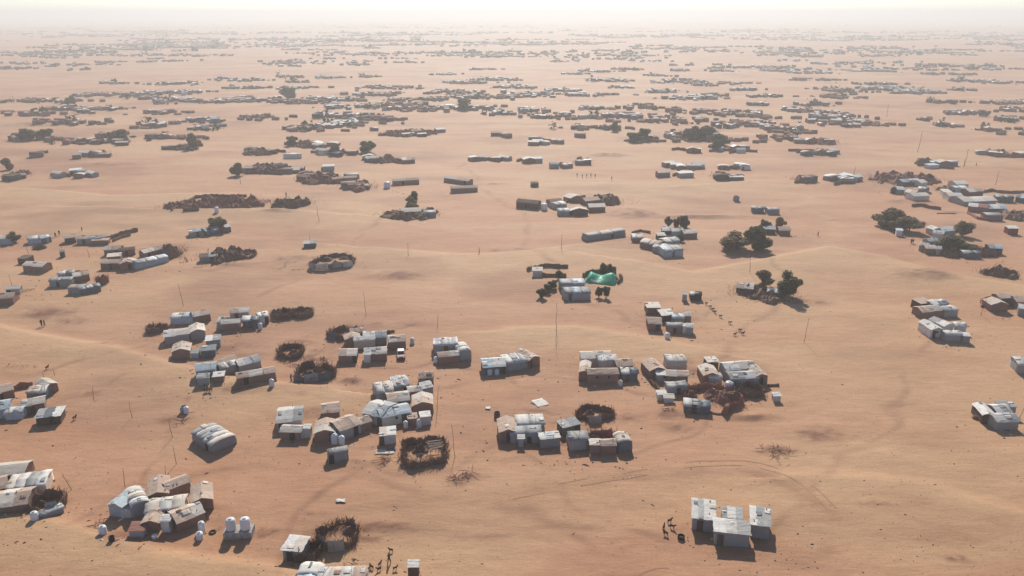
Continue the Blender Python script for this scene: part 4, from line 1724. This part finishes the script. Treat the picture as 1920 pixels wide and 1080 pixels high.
# further off still: one mass
MASS = [(150, 268, 18, 3, 'b'), (60, 262, 60, 4, 'b'), (215, 254, 30, 4, 'b'), (300, 259, 22, 3, 'b'), (290, 236, 34, 4, 'm'), (375, 230, 38, 5, 'w'), (372, 242, 16, 2, 'w'),
        (130, 232, 90, 9, 'b'), (60, 215, 60, 5, 'b'), (90, 205, 26, 4, 'b'), (160, 206, 70, 9, 'm'), (300, 212, 26, 5, 'm'), (50, 190, 36, 6, 'b'), (110, 191, 30, 4, 'm'),
        (480, 222, 26, 4, 'm'), (210, 180, 60, 10, 'm'), (270, 186, 24, 4, 'b'), (330, 190, 40, 10, 'w'), (400, 192, 36, 8, 'm'), (330, 175, 70, 10, 'w'), (160, 178, 20, 3, 'b'),
        (470, 165, 46, 7, 'm'), (540, 145, 30, 3, 'b'), (550, 154, 26, 3, 'b'), (605, 146, 16, 3, 'w'), (690, 144, 18, 3, 'b'), (440, 152, 50, 8, 'w'), (330, 158, 44, 7, 'w'), (210, 158, 22, 3, 'w'),
        (480, 190, 60, 12, 'm'), (560, 195, 46, 9, 'b'), (620, 190, 46, 10, 'w'), (550, 166, 26, 4, 'w'), (570, 243, 34, 5, 'b'), (620, 238, 36, 6, 'w'), (650, 232, 24, 6, 'w'), (640, 220, 50, 9, 'w'),
        (700, 224, 34, 5, 'b'), (660, 203, 54, 10, 'w'), (740, 200, 60, 10, 'b'), (780, 208, 60, 9, 'm'), (845, 205, 36, 8, 'w'), (730, 165, 66, 10, 'm'), (700, 180, 60, 10, 'm'), (780, 190, 50, 9, 'm'),
        (850, 176, 56, 12, 'm'), (830, 140, 26, 4, 'w'), (900, 130, 26, 4, 'm'), (870, 155, 40, 8, 'w'), (930, 150, 46, 9, 'w'), (960, 165, 40, 8, 'w'), (900, 185, 70, 14, 'm'), (985, 180, 50, 10, 'w'),
        (890, 205, 30, 6, 'm'), (930, 215, 30, 4, 'w'), (1020, 222, 46, 7, 'm'), (1000, 208, 28, 5, 'w'), (1055, 172, 36, 7, 'w'), (1100, 180, 40, 7, 'w'), (1105, 206, 24, 4, 'w'), (1125, 223, 36, 6, 'm'),
        (1165, 222, 36, 7, 'w'), (1090, 242, 16, 2, 'm'), (1150, 243, 20, 3, 'm'), (1190, 206, 36, 4, 'b'), (1160, 165, 24, 3, 'w'), (1115, 135, 34, 6, 'w'), (1170, 131, 36, 6, 'm'), (1135, 152, 40, 8, 'w'),
        (1075, 140, 24, 4, 'w'), (1275, 133, 18, 3, 'b'), (1350, 134, 28, 5, 'm'), (1230, 142, 22, 4, 'm'), (1270, 153, 50, 10, 'w'), (1330, 158, 50, 8, 'm'), (1240, 173, 30, 5, 'w'), (1290, 185, 46, 9, 'w'),
        (1330, 180, 30, 4, 'b'), (1390, 170, 30, 5, 'w'), (1430, 183, 26, 5, 'm'), (1420, 198, 16, 3, 'w'), (1520, 197, 26, 4, 'm'), (1480, 208, 24, 3, 'w'), (1300, 214, 60, 8, 'b'), (1390, 218, 46, 8, 'm'),
        (1270, 228, 60, 9, 'm'), (1390, 236, 60, 10, 'm'), (1470, 242, 40, 6, 'm'), (1560, 215, 30, 6, 'm'), (1580, 232, 62, 14, 'm'), (1560, 222, 40, 6, 'w'), (1460, 133, 30, 9, 'w'), (1520, 136, 46, 10, 'w'),
        (1630, 133, 42, 10, 'w'), (1490, 150, 20, 3, 'b'), (1545, 150, 14, 2, 'b'), (1580, 173, 22, 4, 'b'), (1540, 169, 12, 2, 'b'), (1650, 168, 46, 16, 'w'), (1710, 174, 44, 18, 'w'), (1630, 158, 40, 6, 'm'),
        (1740, 138, 20, 3, 'b'), (1790, 138, 32, 4, 'b'), (1820, 152, 40, 8, 'm'), (1880, 155, 50, 9, 'm'), (1805, 170, 24, 4, 'm'), (1770, 193, 26, 4, 'b'), (1860, 194, 22, 4, 'm'), (1900, 195, 26, 5, 'm'),
        (1805, 212, 30, 7, 'm'), (1880, 223, 24, 4, 'm'), (1905, 208, 24, 5, 'm'), (1770, 234, 16, 3, 'm'), (1860, 243, 14, 2, 'm'), (1730, 224, 8, 1, 'b'), (1455, 259, 28, 4, 'b'), (1560, 182, 30, 3, 'b'),
        (1210, 262, 22, 4, 'b'), (1290, 256, 50, 10, 'm'), (1340, 262, 20, 4, 'b')]

def far_hut_points(px, py, hw, n, r):
    k = ppm(px, py)
    c = flat(px, py)
    out = []
    for i in range(n):
        x = c[0] + r.uniform(-1, 1) * hw / k
        y = c[1] + r.gauss(0, 1) * min(14, .32 * hw / k)
        w = r.uniform(3.8, 7.5)
        a = r.gauss(0, .3)
        out.append((x, y, w, a, r.uniform(3, 5), r.uniform(1.9, 2.5)))
    return out

MIX = {'w': (['W', 'G', 'B', 'G', 'B'], ['W', 'WC', 'L', 'WG', 'C', 'Z']), 'b': (['B', 'D', 'D', 'B', 'K'], ['T', 'D', 'C', 'TD', 'B']), 'm': (['B', 'G', 'D', 'W', 'B', 'K'], ['T', 'W', 'C', 'WT', 'G', 'L'])}
fr = random.Random(21)
for (px, py, hw, n, mix, nf, phrase) in FAR:
    walls, roofs = MIX[mix]
    k = ppm(px, py)
    for (x, y, w, a, dp, hh) in far_hut_points(px, py, hw, n, fr):
        d = Vector((math.cos(a), math.sin(a), 0)) * w / 2
        c = Vector((x, y, 0))
        hut(c - d, c + d, dp, hh, fr.choice('gggbbf'), fr.choice('xxy'), fr.choice(walls), fr.choice(roofs), phrase, 1)
    for i in range(nf if mix != 'w' else 0):
        x, y = flat(px + fr.uniform(-.6, .6) * hw, py)
        mass(Vector((x, y + fr.uniform(-3, 8), gz(x, y))), fr.uniform(.35, .7) * hw / k, fr.uniform(5, 10), 2.2, phrase, fr.choice('YVV'), 'brown brushwood mass')
    for i in range(nf + 1):
        cx, cy = flat(px, py)
        cx += fr.uniform(-.7, .7) * hw / k
        cy += fr.uniform(-6, 10)
        L = fr.uniform(.35, .8) * hw / k
        pts = [Vector((cx - L, cy + fr.uniform(-3, 3), 0)), Vector((cx, cy + fr.uniform(0, 5), 0)), Vector((cx + L, cy + fr.uniform(-4, 4), 0))]
        for q in pts:
            q.z = gz(q.x, q.y)
        fence(pts, 1.9, phrase, fr.choice('YYV'), 'dark brush fence', dens=3, near=1)

# far trees that stand out singly
for (px, py, r, h, kd, lk, ph) in [
    (54, 262, 7, 9, 'leafd', 'broad dark green tree', 'at the far left, larger of a pair'), (84, 260, 5.5, 8, 'leafd', 'round dark green tree', 'at the far left, smaller of a pair'),
    (362, 280, 4.0, 11, 'leafo', 'tall brown-green tree', 'standing alone far left'), (690, 286, 5, 8, 'leafd', 'round dark tree', 'at the compound with a round tree'),
    (770, 384, 2.4, 4, 'leafo', 'small round olive bush', 'behind the dark central compound'), (1190, 266, 5.0, 8, 'leafd', 'round dark tree', 'first from left in the far tree line'),
    (1208, 263, 4, 10, 'leafd', 'narrow dark tree', 'second from left in the far tree line'), (1296, 262, 6, 11, 'leafd', 'dark green tree', 'third from left in the far tree line'),
    (1322, 262, 7, 10, 'leafd', 'broad dark green tree', 'fourth from left in the far tree line'), (1348, 272, 5.5, 8, 'leafd', 'dark green tree', 'below the far tree line'),
    (1343, 282, 4, 7, 'leafd', 'small dark tree', 'left end of the white far row'), (540, 185, 8, 13, 'leaf', 'large hazy green tree', 'in the far town belt, left'),
    (133, 200, 5, 12, 'leafo', 'dark hazy tree', 'far left behind brown rows'), (870, 205, 6, 12, 'leafo', 'hazy tree', 'in the far town belt, centre'),
    (548, 272, 3.5, 7, 'leafd', 'small dark tree', 'behind the far left-centre compound'), (628, 290, 3, 7, 'leafd', 'small dark tree', 'in the far left-centre compound'),
    (446, 330, 3.2, 8, 'leafo', 'dark bushy tree', 'at left end of the large brown compound'), (1152, 246, 3.2, 8, 'leafd', 'small dark tree', 'between the far rows, centre'),
    (220, 262, 6, 8, 'leafd', 'dark green tree', 'far left between the brown rows'), (15, 318, 3, 7, 'leafo', 'reddish brown tree', 'at the upper left edge')]:
    tree(ground(px, py), r, h, ph, kd, lk, .08)

# everything beyond: one mass of roofs, walls and scrub that cannot be picked apart
def distant_mass():
    r = random.Random(5)
    letters = ['W', 'G', 'B', 'D', 'T', 'C', 'L', 'K', 'leafd', 'Y', 'V']
    ix = {c: i for i, c in enumerate(letters)}
    V, F, M = [], [], []
    def one(x, y, w, a, d, h, wall, roof, z):
        o = len(V)
        ca, sa = math.cos(a), math.sin(a)
        ri = .5
        pts = [(-w / 2, -d / 2), (w / 2, -d / 2), (w / 2, d / 2), (-w / 2, d / 2)]
        for (u, v) in pts:
            V.append((x + u * ca - v * sa, y + u * sa + v * ca, z - .6))
        for (u, v) in pts:
            V.append((x + u * ca - v * sa, y + u * sa + v * ca, z + h))
        for u in (-w / 2, w / 2):
            V.append((x + u * ca, y + u * sa, z + h + ri))
        for q, m in (((0, 1, 5, 4), wall), ((1, 2, 6, 9, 5), wall), ((2, 3, 7, 6), wall), ((3, 0, 4, 8, 7), wall), ((4, 5, 9, 8), roof), ((6, 7, 8, 9), roof)):
            F.append(tuple(o + t for t in q))
            M.append(ix[m])
    def scrub(x, y, R_, h, z, m):
        for k in range(30):
            px, py, pz = x + r.gauss(0, R_ * .5), y + r.gauss(0, R_ * .5), z + abs(r.gauss(.3, .2)) * h
            s = R_ * r.uniform(.25, .5)
            o = len(V)
            for q in range(4):
                V.append((px + r.uniform(-s, s), py + r.uniform(-s, s), pz + r.uniform(-s, s)))
            F.extend([(o, o + 1, o + 2), (o, o + 2, o + 3), (o + 1, o + 2, o + 3), (o, o + 1, o + 3)])
            M.extend([ix[m]] * 4)
    walls = {'w': 'WGKGBD', 'b': 'BDBVV', 'm': 'BGDBVBY'}
    roofs = {'w': 'WCGLWTWC', 'b': 'TDBVTV', 'm': 'TTCWVCWB'}
    spots = []
    for (px, py, hw, n, mix) in MASS:
        n2 = int(n * 2.2) + 1
        for (x, y, w, a, d, h) in far_hut_points(px, py, hw, n2, r):
            spots.append((x, y, w * r.uniform(.5, .95), a + r.choice((0, 0, 1.57, .5)), d * .8, h * r.uniform(.7, 1.2), r.choice(walls[mix]), r.choice(roofs[mix])))
            if r.random() < .35:
                scrubs.append((x + r.gauss(0, 6), y + r.gauss(0, 5), r.uniform(.8, 2.2), r.uniform(.6, 1.5)))
        for _ in range(max(2, n // 2)):
            x, y = flat(px, py)
            k = ppm(px, py)
            fx, fy = x + r.uniform(-.8, .8) * hw / k, y + r.gauss(0, 8)
            for j in range(r.randint(2, 6)):
                spots.append((fx + j * r.uniform(3, 7), fy + r.gauss(0, 2), r.uniform(2, 6), r.gauss(0, .4), r.uniform(.8, 3), r.uniform(.7, 1.7), r.choice('BYYDV'), r.choice('YBYV')))
        if r.random() < .6:
            x, y = flat(px, py)
            scrubs.append((x + r.gauss(0, 8), y + r.gauss(0, 6), r.uniform(2, 5), r.uniform(4, 8)))
    # the far belts fade into the dust
    for py0, py1, n, wide in ((104, 132, 220, 1.0), (84, 106, 420, 1.05), (66, 86, 560, 1.1), (50, 68, 420, 1.15), (40, 52, 260, 1.2)):
        for _ in range(n):
            px, py = 960 + r.uniform(-1, 1) * 1000 * wide, r.uniform(py0, py1)
            x, y = flat(px, py)
            q = float(fbm(np.array([x / 420 + 5]), np.array([y / 330 + 2]), 3)[0])
            if q < .44 + .1 * r.random():
                continue
            kk = r.random()
            c = r.choice('mmbbw')
            m = 1 if py > 100 else (1.3 if py > 80 else 1.7)
            for j in range(r.randint(2, 8)):
                spots.append((x + r.gauss(0, 16 * m), y + r.gauss(0, 7), r.uniform(3, 7) * m, r.gauss(0, .5), r.uniform(3, 6), r.uniform(2, 2.8) * (1 + .2 * (m - 1)), r.choice(walls[c]), r.choice(roofs[c])))
            if kk < .4:
                fx, fy = x + r.gauss(0, 10), y + r.gauss(0, 8)
                for j in range(r.randint(3, 8)):
                    spots.append((fx + j * r.uniform(4, 9), fy + r.gauss(0, 3), r.uniform(2, 7) * m, r.gauss(0, .3), r.uniform(1, 3), r.uniform(.8, 1.8), r.choice('YBV'), r.choice('YBV')))
            if kk > .6:
                scrubs.append((x + r.gauss(0, 20), y + r.gauss(0, 10), r.uniform(3, 7) * m, r.uniform(4, 8)))
    xs, ys = np.array([s[0] for s in spots]), np.array([s[1] for s in spots])
    zs = sand_fields(xs, ys)[0]
    for s, z in zip(spots, zs):
        one(*s, float(z))
    o = mesh_obj('distant_settlement', V, F, None, mats=letters, midx=M)
    o['kind'] = 'stuff'
    o['label'] = 'far rows of shelters and fences fading into the dust'
    V.clear(); F.clear(); M.clear()
    for (x, y, R_, h) in scrubs:
        scrub(x, y, R_, h, gz(x, y), 'leafd')
    o = mesh_obj('distant_scrub', V, F, None, mats=letters, midx=M)
    o['kind'] = 'stuff'
    o['label'] = 'far dark scrub among the distant shelters'

scrubs = []
distant_mass()

# ------------------------------------------------------------------ single things
def green_tent():
    p1, p2 = ground(960 + 760 / 5.333, 470 + 322 / 5.333), ground(960 + 1062 / 5.333, 470 + 352 / 5.333)
    w = (p2 - p1).xy.length
    c = (p1 + p2) / 2 + Vector((0, 3.4, 0))
    root = empty('green_tent', (c.x, c.y, gz(c.x, c.y)), math.atan2((p2 - p1).y, (p2 - p1).x))
    def fn(u, v):
        x = -w / 2 + w * u
        t = v * 2 - 1
        edge = min(1, 6 * min(u, 1 - u) + .25)
        z = (2.3 * (1 - abs(t) ** 1.7) * (.75 + .25 * math.sin(u * 9 + .6)) * edge) + .35 * n3(x * .55, t * 2.2, 5) * (1 - t * t)
        return (x + .5 * n3(t * 2, u * 2, 8), t * (3.6 + .4 * n3(u * 3, 1, 2)), max(.02, z))
    mb = MB()
    mb.shell(fn, 22, 16, .06)
    mb.build('tarpaulin', 'N', root, True)
    for k, u in enumerate((.2, .27, .36, .40)):
        x = -w / 2 + w * u
        mb = MB()
        def pf(a, b, x=x):
            t = -.86 + .16 * b
            base = fn((x + a * .55 + w / 2) / w, (t + 1) / 2)
            return (base[0], base[1] - .05, base[2] + .07)
        mb.shell(pf, 2, 3, .02)
        mb.build('white_mark', 'P', root)
    for u in (.03, .5, .97):
        mb = MB()
        q = fn(u, .5)
        mb.tube([(q[0], q[1], -.3), (q[0], q[1], q[2] - .02)], .06, 6)
        mb.build('tent_pole', 'Q', root)
    register(root, 'bright green tarpaulin tent with small white marks', 'among small dark trees', 'tent', None)

green_tent()

def tank_stand():
    ph = 'beside the blue-ended lower left compound'
    p1, p2 = ground(1676 / 4, 820 + 768 / 4), ground(1892 / 4, 820 + 758 / 4)
    w = (p2 - p1).xy.length
    ax = (p2 - p1).xy.normalized()
    ay = Vector((-ax.y, ax.x))
    c = (p1.xy + p2.xy) / 2 + ay * 1.0
    z = gz(c.x, c.y)
    root = empty('tank_stand', (c.x, c.y, z), math.atan2(ax.y, ax.x))
    nb = 10
    for row in range(4):
        for i in range(nb):
            mb = MB()
            x0 = -w / 2 + w * i / nb
            mb.box(x0 + .015, x0 + w / nb - .015, -1.0 + rnd.uniform(-.03, .03), -.72, -.15 + row * .30, -.15 + row * .30 + .28)
            mb.build('block', 'S', root)
    for sx in (-1, 1):
        mb = MB()
        mb.box(sx * w / 2 - .14 - sx * .16, sx * w / 2 + .14 - sx * .16, -.7, 1.0, -.3, 1.0)
        mb.build('side_wall', 'S', root)
    mb = MB()
    mb.box(-w / 2 + .02, w / 2 - .02, -.69, 1.0, .78, 1.06)
    mb.build('platform', 'S', root)
    register(root, 'pale concrete block stand under two white tanks', ph, 'tank stand', None)
    for s, nm in ((-.26, 'left'), (.24, 'right')):
        q = c + ax * w * s
        o = tank(Vector((q.x, q.y, z + 1.21)), 'standing on the concrete block stand', .72, 1.55)

tank_stand()

def parked_car():
    p = ground(752, 669)
    root = empty('parked_car', p, R(-82))
    mb = MB()
    def body(u, v):
        pass
    prof = [(-2.0, .45), (-2.02, .8), (-1.9, .95), (-1.0, 1.02), (1.1, 1.0), (1.85, .88), (2.0, .7), (2.0, .42)]
    V, F = [], []
    for y in (-.82, -.78, .78, .82):
        k = 1 if abs(y) < .8 else .985
        for x, z in prof:
            V.append((x * k, y, z if abs(y) < .8 else .45 + (z - .45) * .9))
    n = len(prof)
    for s in range(3):
        for i in range(n):
            j = (i + 1) % n
            F.append((s * n + i, s * n + j, (s + 1) * n + j, (s + 1) * n + i))
    F += [tuple(range(n))[::-1], tuple(3 * n + i for i in range(n))]
    mesh_obj('body', V, F, 'O', root)
    V = [(-1.25, -.74, 1.0), (.95, -.74, 1.0), (.95, .74, 1.0), (-1.25, .74, 1.0), (-.95, -.62, 1.5), (.35, -.62, 1.5), (.35, .62, 1.5), (-.95, .62, 1.5)]
    cabin = mesh_obj('windows', V, [(0, 1, 5, 4), (1, 2, 6, 5), (2, 3, 7, 6), (3, 0, 4, 7)], 'J', root)
    mb = MB()
    mb.box(-.98, .38, -.64, .64, 1.495, 1.55)
    mb.build('roof', 'U', root)
    for x in (-1.25, 1.25):
        for y in (-.80, .80):
            mb = MB()
            mb.lathe([(.20, -.1), (.33, -.1), (.35, -.05), (.35, .05), (.33, .1), (.2, .1)], 14)
            o = mb.build('wheel', 'E', root)
            o.location = (x, y, .33)
            o.rotation_euler = (math.pi / 2, 0, 0)
    for y in (-.58, .58):
        mb = MB()
        mb.box(1.97, 2.05, y - .15, y + .15, .62, .78)
        mb.build('headlight', 'P', root)
    mb = MB()
    mb.box(1.99, 2.1, -.78, .78, .40, .56)
    mb.build('bumper', 'E', root)
    register(root, 'small dark red white-roofed car', 'parked beside brown huts', 'car', None)

parked_car()

def scrap(px, py, w, d, mat, look, phrase, name='cloth_scrap', rz=0.0, lift=.12):
    p = ground(px, py)
    s = rnd.random() * 30
    mb = MB()
    mb.shell(lambda u, v: ((u - .5) * w + .2 * w * n3(v * 3, s, 1), (v - .5) * d + .2 * d * n3(u * 3, s, 2), .05 + lift * (1 + n3(u * 4, v * 4, s))), 6, 6, .03)
    o = mb.build(name, mat, None, True)
    o.location = p
    o.rotation_euler = (0, 0, rz)
    register(o, look, phrase, 'scrap', 'cloth and sheet scraps on the sand')

scrap(1014, 757, 2.6, 3.0, 'W', 'crumpled white sheet', 'on open sand above the grey compound', rz=.5)
scrap(915, 766, .9, .9, 'W', 'small white scrap', 'left of the crumpled white sheet')
scrap(722, 848, 3.2, 1.4, 'C', 'pale ground mat', 'below the lone white box hut', 'ground_mat', lift=.04)
scrap(735, 843, 1.5, .8, 'K', 'dark folded cloth', 'beside the pale ground mat')
scrap(258, 988, 2.2, 1.4, 'R', 'red cloth', 'draped before the lower left compound', lift=.2)
scrap(345, 768, 1.0, 1.0, 'P', 'white plastic sheet', 'beside a barrel on open sand')
scrap(1255, 442, 2.4, 2.0, 'W', 'white scrap', 'right of the row of small trees')
scrap(640, 940, 1.4, .8, 'W', 'white cloth', 'on the round pen wall')

# stick table inside the scrap-walled pen
def stick_table():
    p = ground(816, 848)
    root = empty('stick_rack', p, .3)
    for i in range(8):
        mb = MB()
        y = -1.3 + i * .37
        mb.tube([(-1.2 + rnd.uniform(-.2, .2), y + rnd.uniform(-.2, .2), 1.5), (1.2 + rnd.uniform(-.2, .3), y + rnd.uniform(-.3, .3), 1.55)], .055, 5)
        mb.build('slat', 'H', root)
    for sx in (-1, 1):
        for sy in (-1, 1):
            mb = MB()
            mb.tube([(sx * 1.0, sy * 1.1, -.3), (sx * .95, sy * 1.1, 1.55)], .06, 5)
            mb.build('leg', 'H', root)
    register(root, 'pale stick rack on four legs', 'inside the scrap-walled pen', 'rack', None)

stick_table()

def branch_pile(px, py, n, spread, mat, look, phrase, L=1.6):
    p = ground(px, py)
    root = empty('branch_pile', p)
    for i in range(n):
        a = rnd.uniform(0, 6.3)
        l = L * rnd.uniform(.5, 1.2)
        x, y, z = rnd.gauss(0, spread), rnd.gauss(0, spread), .05 + abs(rnd.gauss(0, .22))
        mb = MB()
        mb.tube([(x - math.cos(a) * l / 2, y - math.sin(a) * l / 2, z), (x + .1, y - .05, z + .1), (x + math.cos(a) * l / 2, y + math.sin(a) * l / 2, z + rnd.uniform(-.05, .25))], [.05, .045, .02], 4)
        mb.build('branch', mat, root)
    register(root, look, phrase, 'branches', 'branch piles on the sand')

branch_pile(722, 865, 26, .9, 'V', 'low pile of reddish branches', 'below the pale ground mat')
branch_pile(774, 866, 30, 1.2, 'H', 'pale stick pile', 'at the mouth of the scrap-walled pen', 2.4)
branch_pile(1455, 846, 24, 1.4, 'Y', 'dark branch pile', 'on the mound in open right sand')
branch_pile(870, 888, 14, .8, 'Y', 'small dark branch pile', 'below the tall scrap-pen pole')
branch_pile(852, 899, 12, .5, 'V', 'small reddish branch pile', 'at the foot of a pole shadow')
branch_pile(182, 985, 10, .7, 'V', 'few reddish branches', 'left of the lower left compound')
branch_pile(338, 790, 10, 1.0, 'Y', 'thin branch pile', 'beside a barrel on open sand')
branch_pile(655, 1062, 10, .8, 'Y', 'dark branch pile', 'beside the bottom edge goats')
branch_pile(1250, 766, 10, .7, 'V', 'reddish branch scraps', 'left of the reddish curved pen')

def tyre(px, py, look, phrase, r=.42):
    p = ground(px, py)
    mb = MB()
    prof = []
    V, F = [], []
    for i in range(16):
        a = 2 * math.pi * i / 16
        for k in range(6):
            b = 2 * math.pi * k / 6
            rr = r + .13 * math.cos(b)
            V.append((rr * math.cos(a), rr * math.sin(a), .1 + .11 * math.sin(b)))
    for i in range(16):
        for k in range(6):
            F.append((i * 6 + k, ((i + 1) % 16) * 6 + k, ((i + 1) % 16) * 6 + (k + 1) % 6, i * 6 + (k + 1) % 6))
    o = mesh_obj('tyre', V, F, 'E', None, True)
    o.location = p
    register(o, look, phrase, 'tyre', 'old tyres on the sand')

tyre(1595 / 4, 820 + 714 / 4, 'black tyre lying flat', 'between tanks and the block stand')

def pot(px, py, look, phrase, r=.4, h=.7, mat='E', name='barrel', cat='barrel'):
    p = ground(px, py)
    mb = MB()
    mb.lathe([(r * .9, -.1), (r, .05), (r, h * .33), (r * 1.05, h * .36), (r, h * .39), (r, h * .66), (r * 1.05, h * .69), (r, h * .72), (r, h), (r * .9, h), (r * .88, h * .6)], 14)
    o = mb.build(name, mat, None, True)
    o.location = p
    register(o, look, phrase, cat, 'barrels and pots')

pot(840 / 4, 820 + 775 / 4, 'small black barrel', 'left of the lower left compound')
pot(1180 + 455 / 4.697, 850 + 750 / 4.697, 'black pot lying low', 'left of the four white huts', .5, .5)
pot(290, 825 + 184, 'pale bucket', 'before the white latrine cubicle', .35, .5, 'P', 'bucket', 'bucket')
pot(932, 782, 'dark barrel with white top', 'above the grey compound roofs', .55, 1.0, 'D')
pot(345, 772, 'grey barrel', 'alone on open sand with plastic', .6, 1.1, 'G')
pot(1380, 376, 'pale grey barrel', 'alone in the upper right sand', 1.2, 1.8, 'G')

for gx, gy, ga in ((352, 612, .4), (376, 662, -.5), (302, 668, 1.2), (322, 722, 2.4)):
    goat(ground(1180 + gx / 4.697, 850 + gy / 4.697), 'left of the four white huts', 'thin brown goat', ga, .95)
for px, py, tx, ty, ph in [(820, 612, 822, 590, 'above the pair of white huts'), (1720, 285, 1723, 246, 'in the upper right open sand'), (1808, 311, 1810, 280, 'above the far walled compound'),
                           (451, 345, 450, 318, 'before the large brown compound'), (1600, 330, 1602, 312, 'right of the round white compound'), (898, 478, 898, 466, 'in the middle sand'),
                           (686, 592, 684, 548, 'left of the central compounds'), (1043, 650, 1043, 618, 'below the grey rounded huts'), (1663, 220, 1662, 196, 'far off above the right sand')]:
    pole(px, py, tx, ty, ph)

# scattered pebbles, droppings and twigs too small to pick apart
def litter():
    r = random.Random(9)
    V, F = [], []
    pts = []
    for _ in range(2600):
        px, py = r.uniform(-40, 1960), 420 + 680 * math.sqrt(r.random())
        x, y = flat(px, py)
        q = float(fbm(np.array([x / 14]), np.array([y / 10]), 3)[0])
        if q < .5 and r.random() < .85:
            continue
        pts.append((x, y))
    nfree = len(pts)
    for (o, look, phrase, cat, grp) in PENDING:
        if cat in ('hut', 'shelter', 'pen') and o.location.y < 330:
            for _ in range(16):
                pts.append((o.location.x + r.gauss(0, 4.5), o.location.y + r.gauss(-2.5, 4)))
    z = sand_fields(np.array([p[0] for p in pts]), np.array([p[1] for p in pts]))[0]
    for (x, y), zz in zip(pts, z):
        s = (1 if len(V) // 5 < nfree else 1.5) * r.choice((.03, .04, .05, .06, .08, .12)) * r.uniform(.7, 1.3)
        o = len(V)
        a = r.uniform(0, 3)
        e = r.uniform(1, 3.5) if r.random() < .4 else 1.2
        for (u, v, w) in ((-1, -1, -.3), (1, -1, -.3), (1, 1, -.3), (-1, 1, -.3), (.1, 0, .9)):
            u *= e
            V.append((x + s * (u * math.cos(a) - v * math.sin(a)), y + s * (u * math.sin(a) + v * math.cos(a)), zz + s * w))
        F += [(o, o + 1, o + 4), (o + 1, o + 2, o + 4), (o + 2, o + 3, o + 4), (o + 3, o, o + 4)]
    m = [c for i in range(len(pts)) for c in [r.choice((0, 0, 4, 4, 1) if i < nfree else (0, 2, 3, 3, 4, 4, 4))] * 4]
    o = mesh_obj('ground_litter', V, F, None, mats=['Q', 'I', 'W', 'D', 'B'], midx=m)
    o['kind'] = 'stuff'
    o['label'] = 'scattered twigs, droppings and pebbles on the sand'

litter()

# wheel tracks pressed into the sand
def track(pix, width=.32, gauge=1.5):
    pts = [flat(*p) for p in pix]
    dense = []
    for i in range(len(pts) - 1):
        p0, p1, p2, p3 = pts[max(i - 1, 0)], pts[i], pts[i + 1], pts[min(i + 2, len(pts) - 1)]
        n = max(3, int(math.dist(p1, p2) / .5))
        for k in range(n):
            t = k / n
            dense.append(tuple(.5 * (2 * p1[j] + (p2[j] - p0[j]) * t + (2 * p0[j] - 5 * p1[j] + 4 * p2[j] - p3[j]) * t * t + (3 * p1[j] - p0[j] - 3 * p2[j] + p3[j]) * t ** 3) for j in range(2)))
    for side in (-.5, .5):
        V, F = [], []
        xs, ys = [], []
        for i, (x, y) in enumerate(dense):
            a, b = dense[max(i - 1, 0)], dense[min(i + 1, len(dense) - 1)]
            ux, uy = b[0] - a[0], b[1] - a[1]
            q = math.hypot(ux, uy) or 1
            nx_, ny_ = -uy / q, ux / q
            wv = width * (.8 + .5 * n3(i * .15, side, 2))
            for e in (-.5, .5):
                xs.append(x + nx_ * (gauge * side + wv * e))
                ys.append(y + ny_ * (gauge * side + wv * e))
        zz = sand_fields(np.array(xs), np.array(ys))[0]
        V = [(x, y, z + .03) for x, y, z in zip(xs, ys, zz)]
        for i in range(len(dense) - 1):
            if n3(i * .07, side * 3, 7) < -.12:
                continue
            F.append((2 * i, 2 * i + 1, 2 * i + 3, 2 * i + 2))
        if F:
            o = mesh_obj('tyre_track', V, F, 'track')
            o['kind'] = 'structure'

track([(960, 928), (1080, 905), (1180, 890), (1260, 876), (1340, 868), (1420, 872), (1500, 905), (1560, 960)])
track([(1180, 1075), (1205, 1062), (1240, 1054), (1290, 1062)])

# ------------------------------------------------------------------ labels: say which one
ORD = ['leftmost', 'second from left', 'third from left', 'fourth from left', 'fifth from left', 'sixth from left', 'seventh from left', 'eighth from left', 'ninth from left', 'tenth from left', 'eleventh from left', 'twelfth from left']
bpy.context.view_layer.update()
_groups = {}
for (o, look, phrase, cat, grp) in PENDING:
    _groups.setdefault((look, phrase), []).append((o, cat, grp))
for (look, phrase), items in _groups.items():
    def sx(t):
        v = t[0].location
        return to_px(v.x, v.y, v.z)[0]
    items.sort(key=sx)
    for i, (o, cat, grp) in enumerate(items):
        if len(items) == 1:
            o['label'] = f"{look} {phrase}"
        elif i == len(items) - 1:
            o['label'] = f"{look}, rightmost alike, {phrase}"
        else:
            o['label'] = f"{look}, {ORD[i]}, {phrase}"
        o['category'] = cat
        if grp:
            o['group'] = grp
print('THINGS', len(PENDING), 'HUTS', sum(1 for p in PENDING if p[3] in ('hut', 'shelter')), 'LONG', [o['label'] for o, *_ in PENDING if len(o['label'].split()) > 16][:5], 'TRIS', sum(len(o.data.polygons) for o in bpy.data.objects if o.type == 'MESH'))
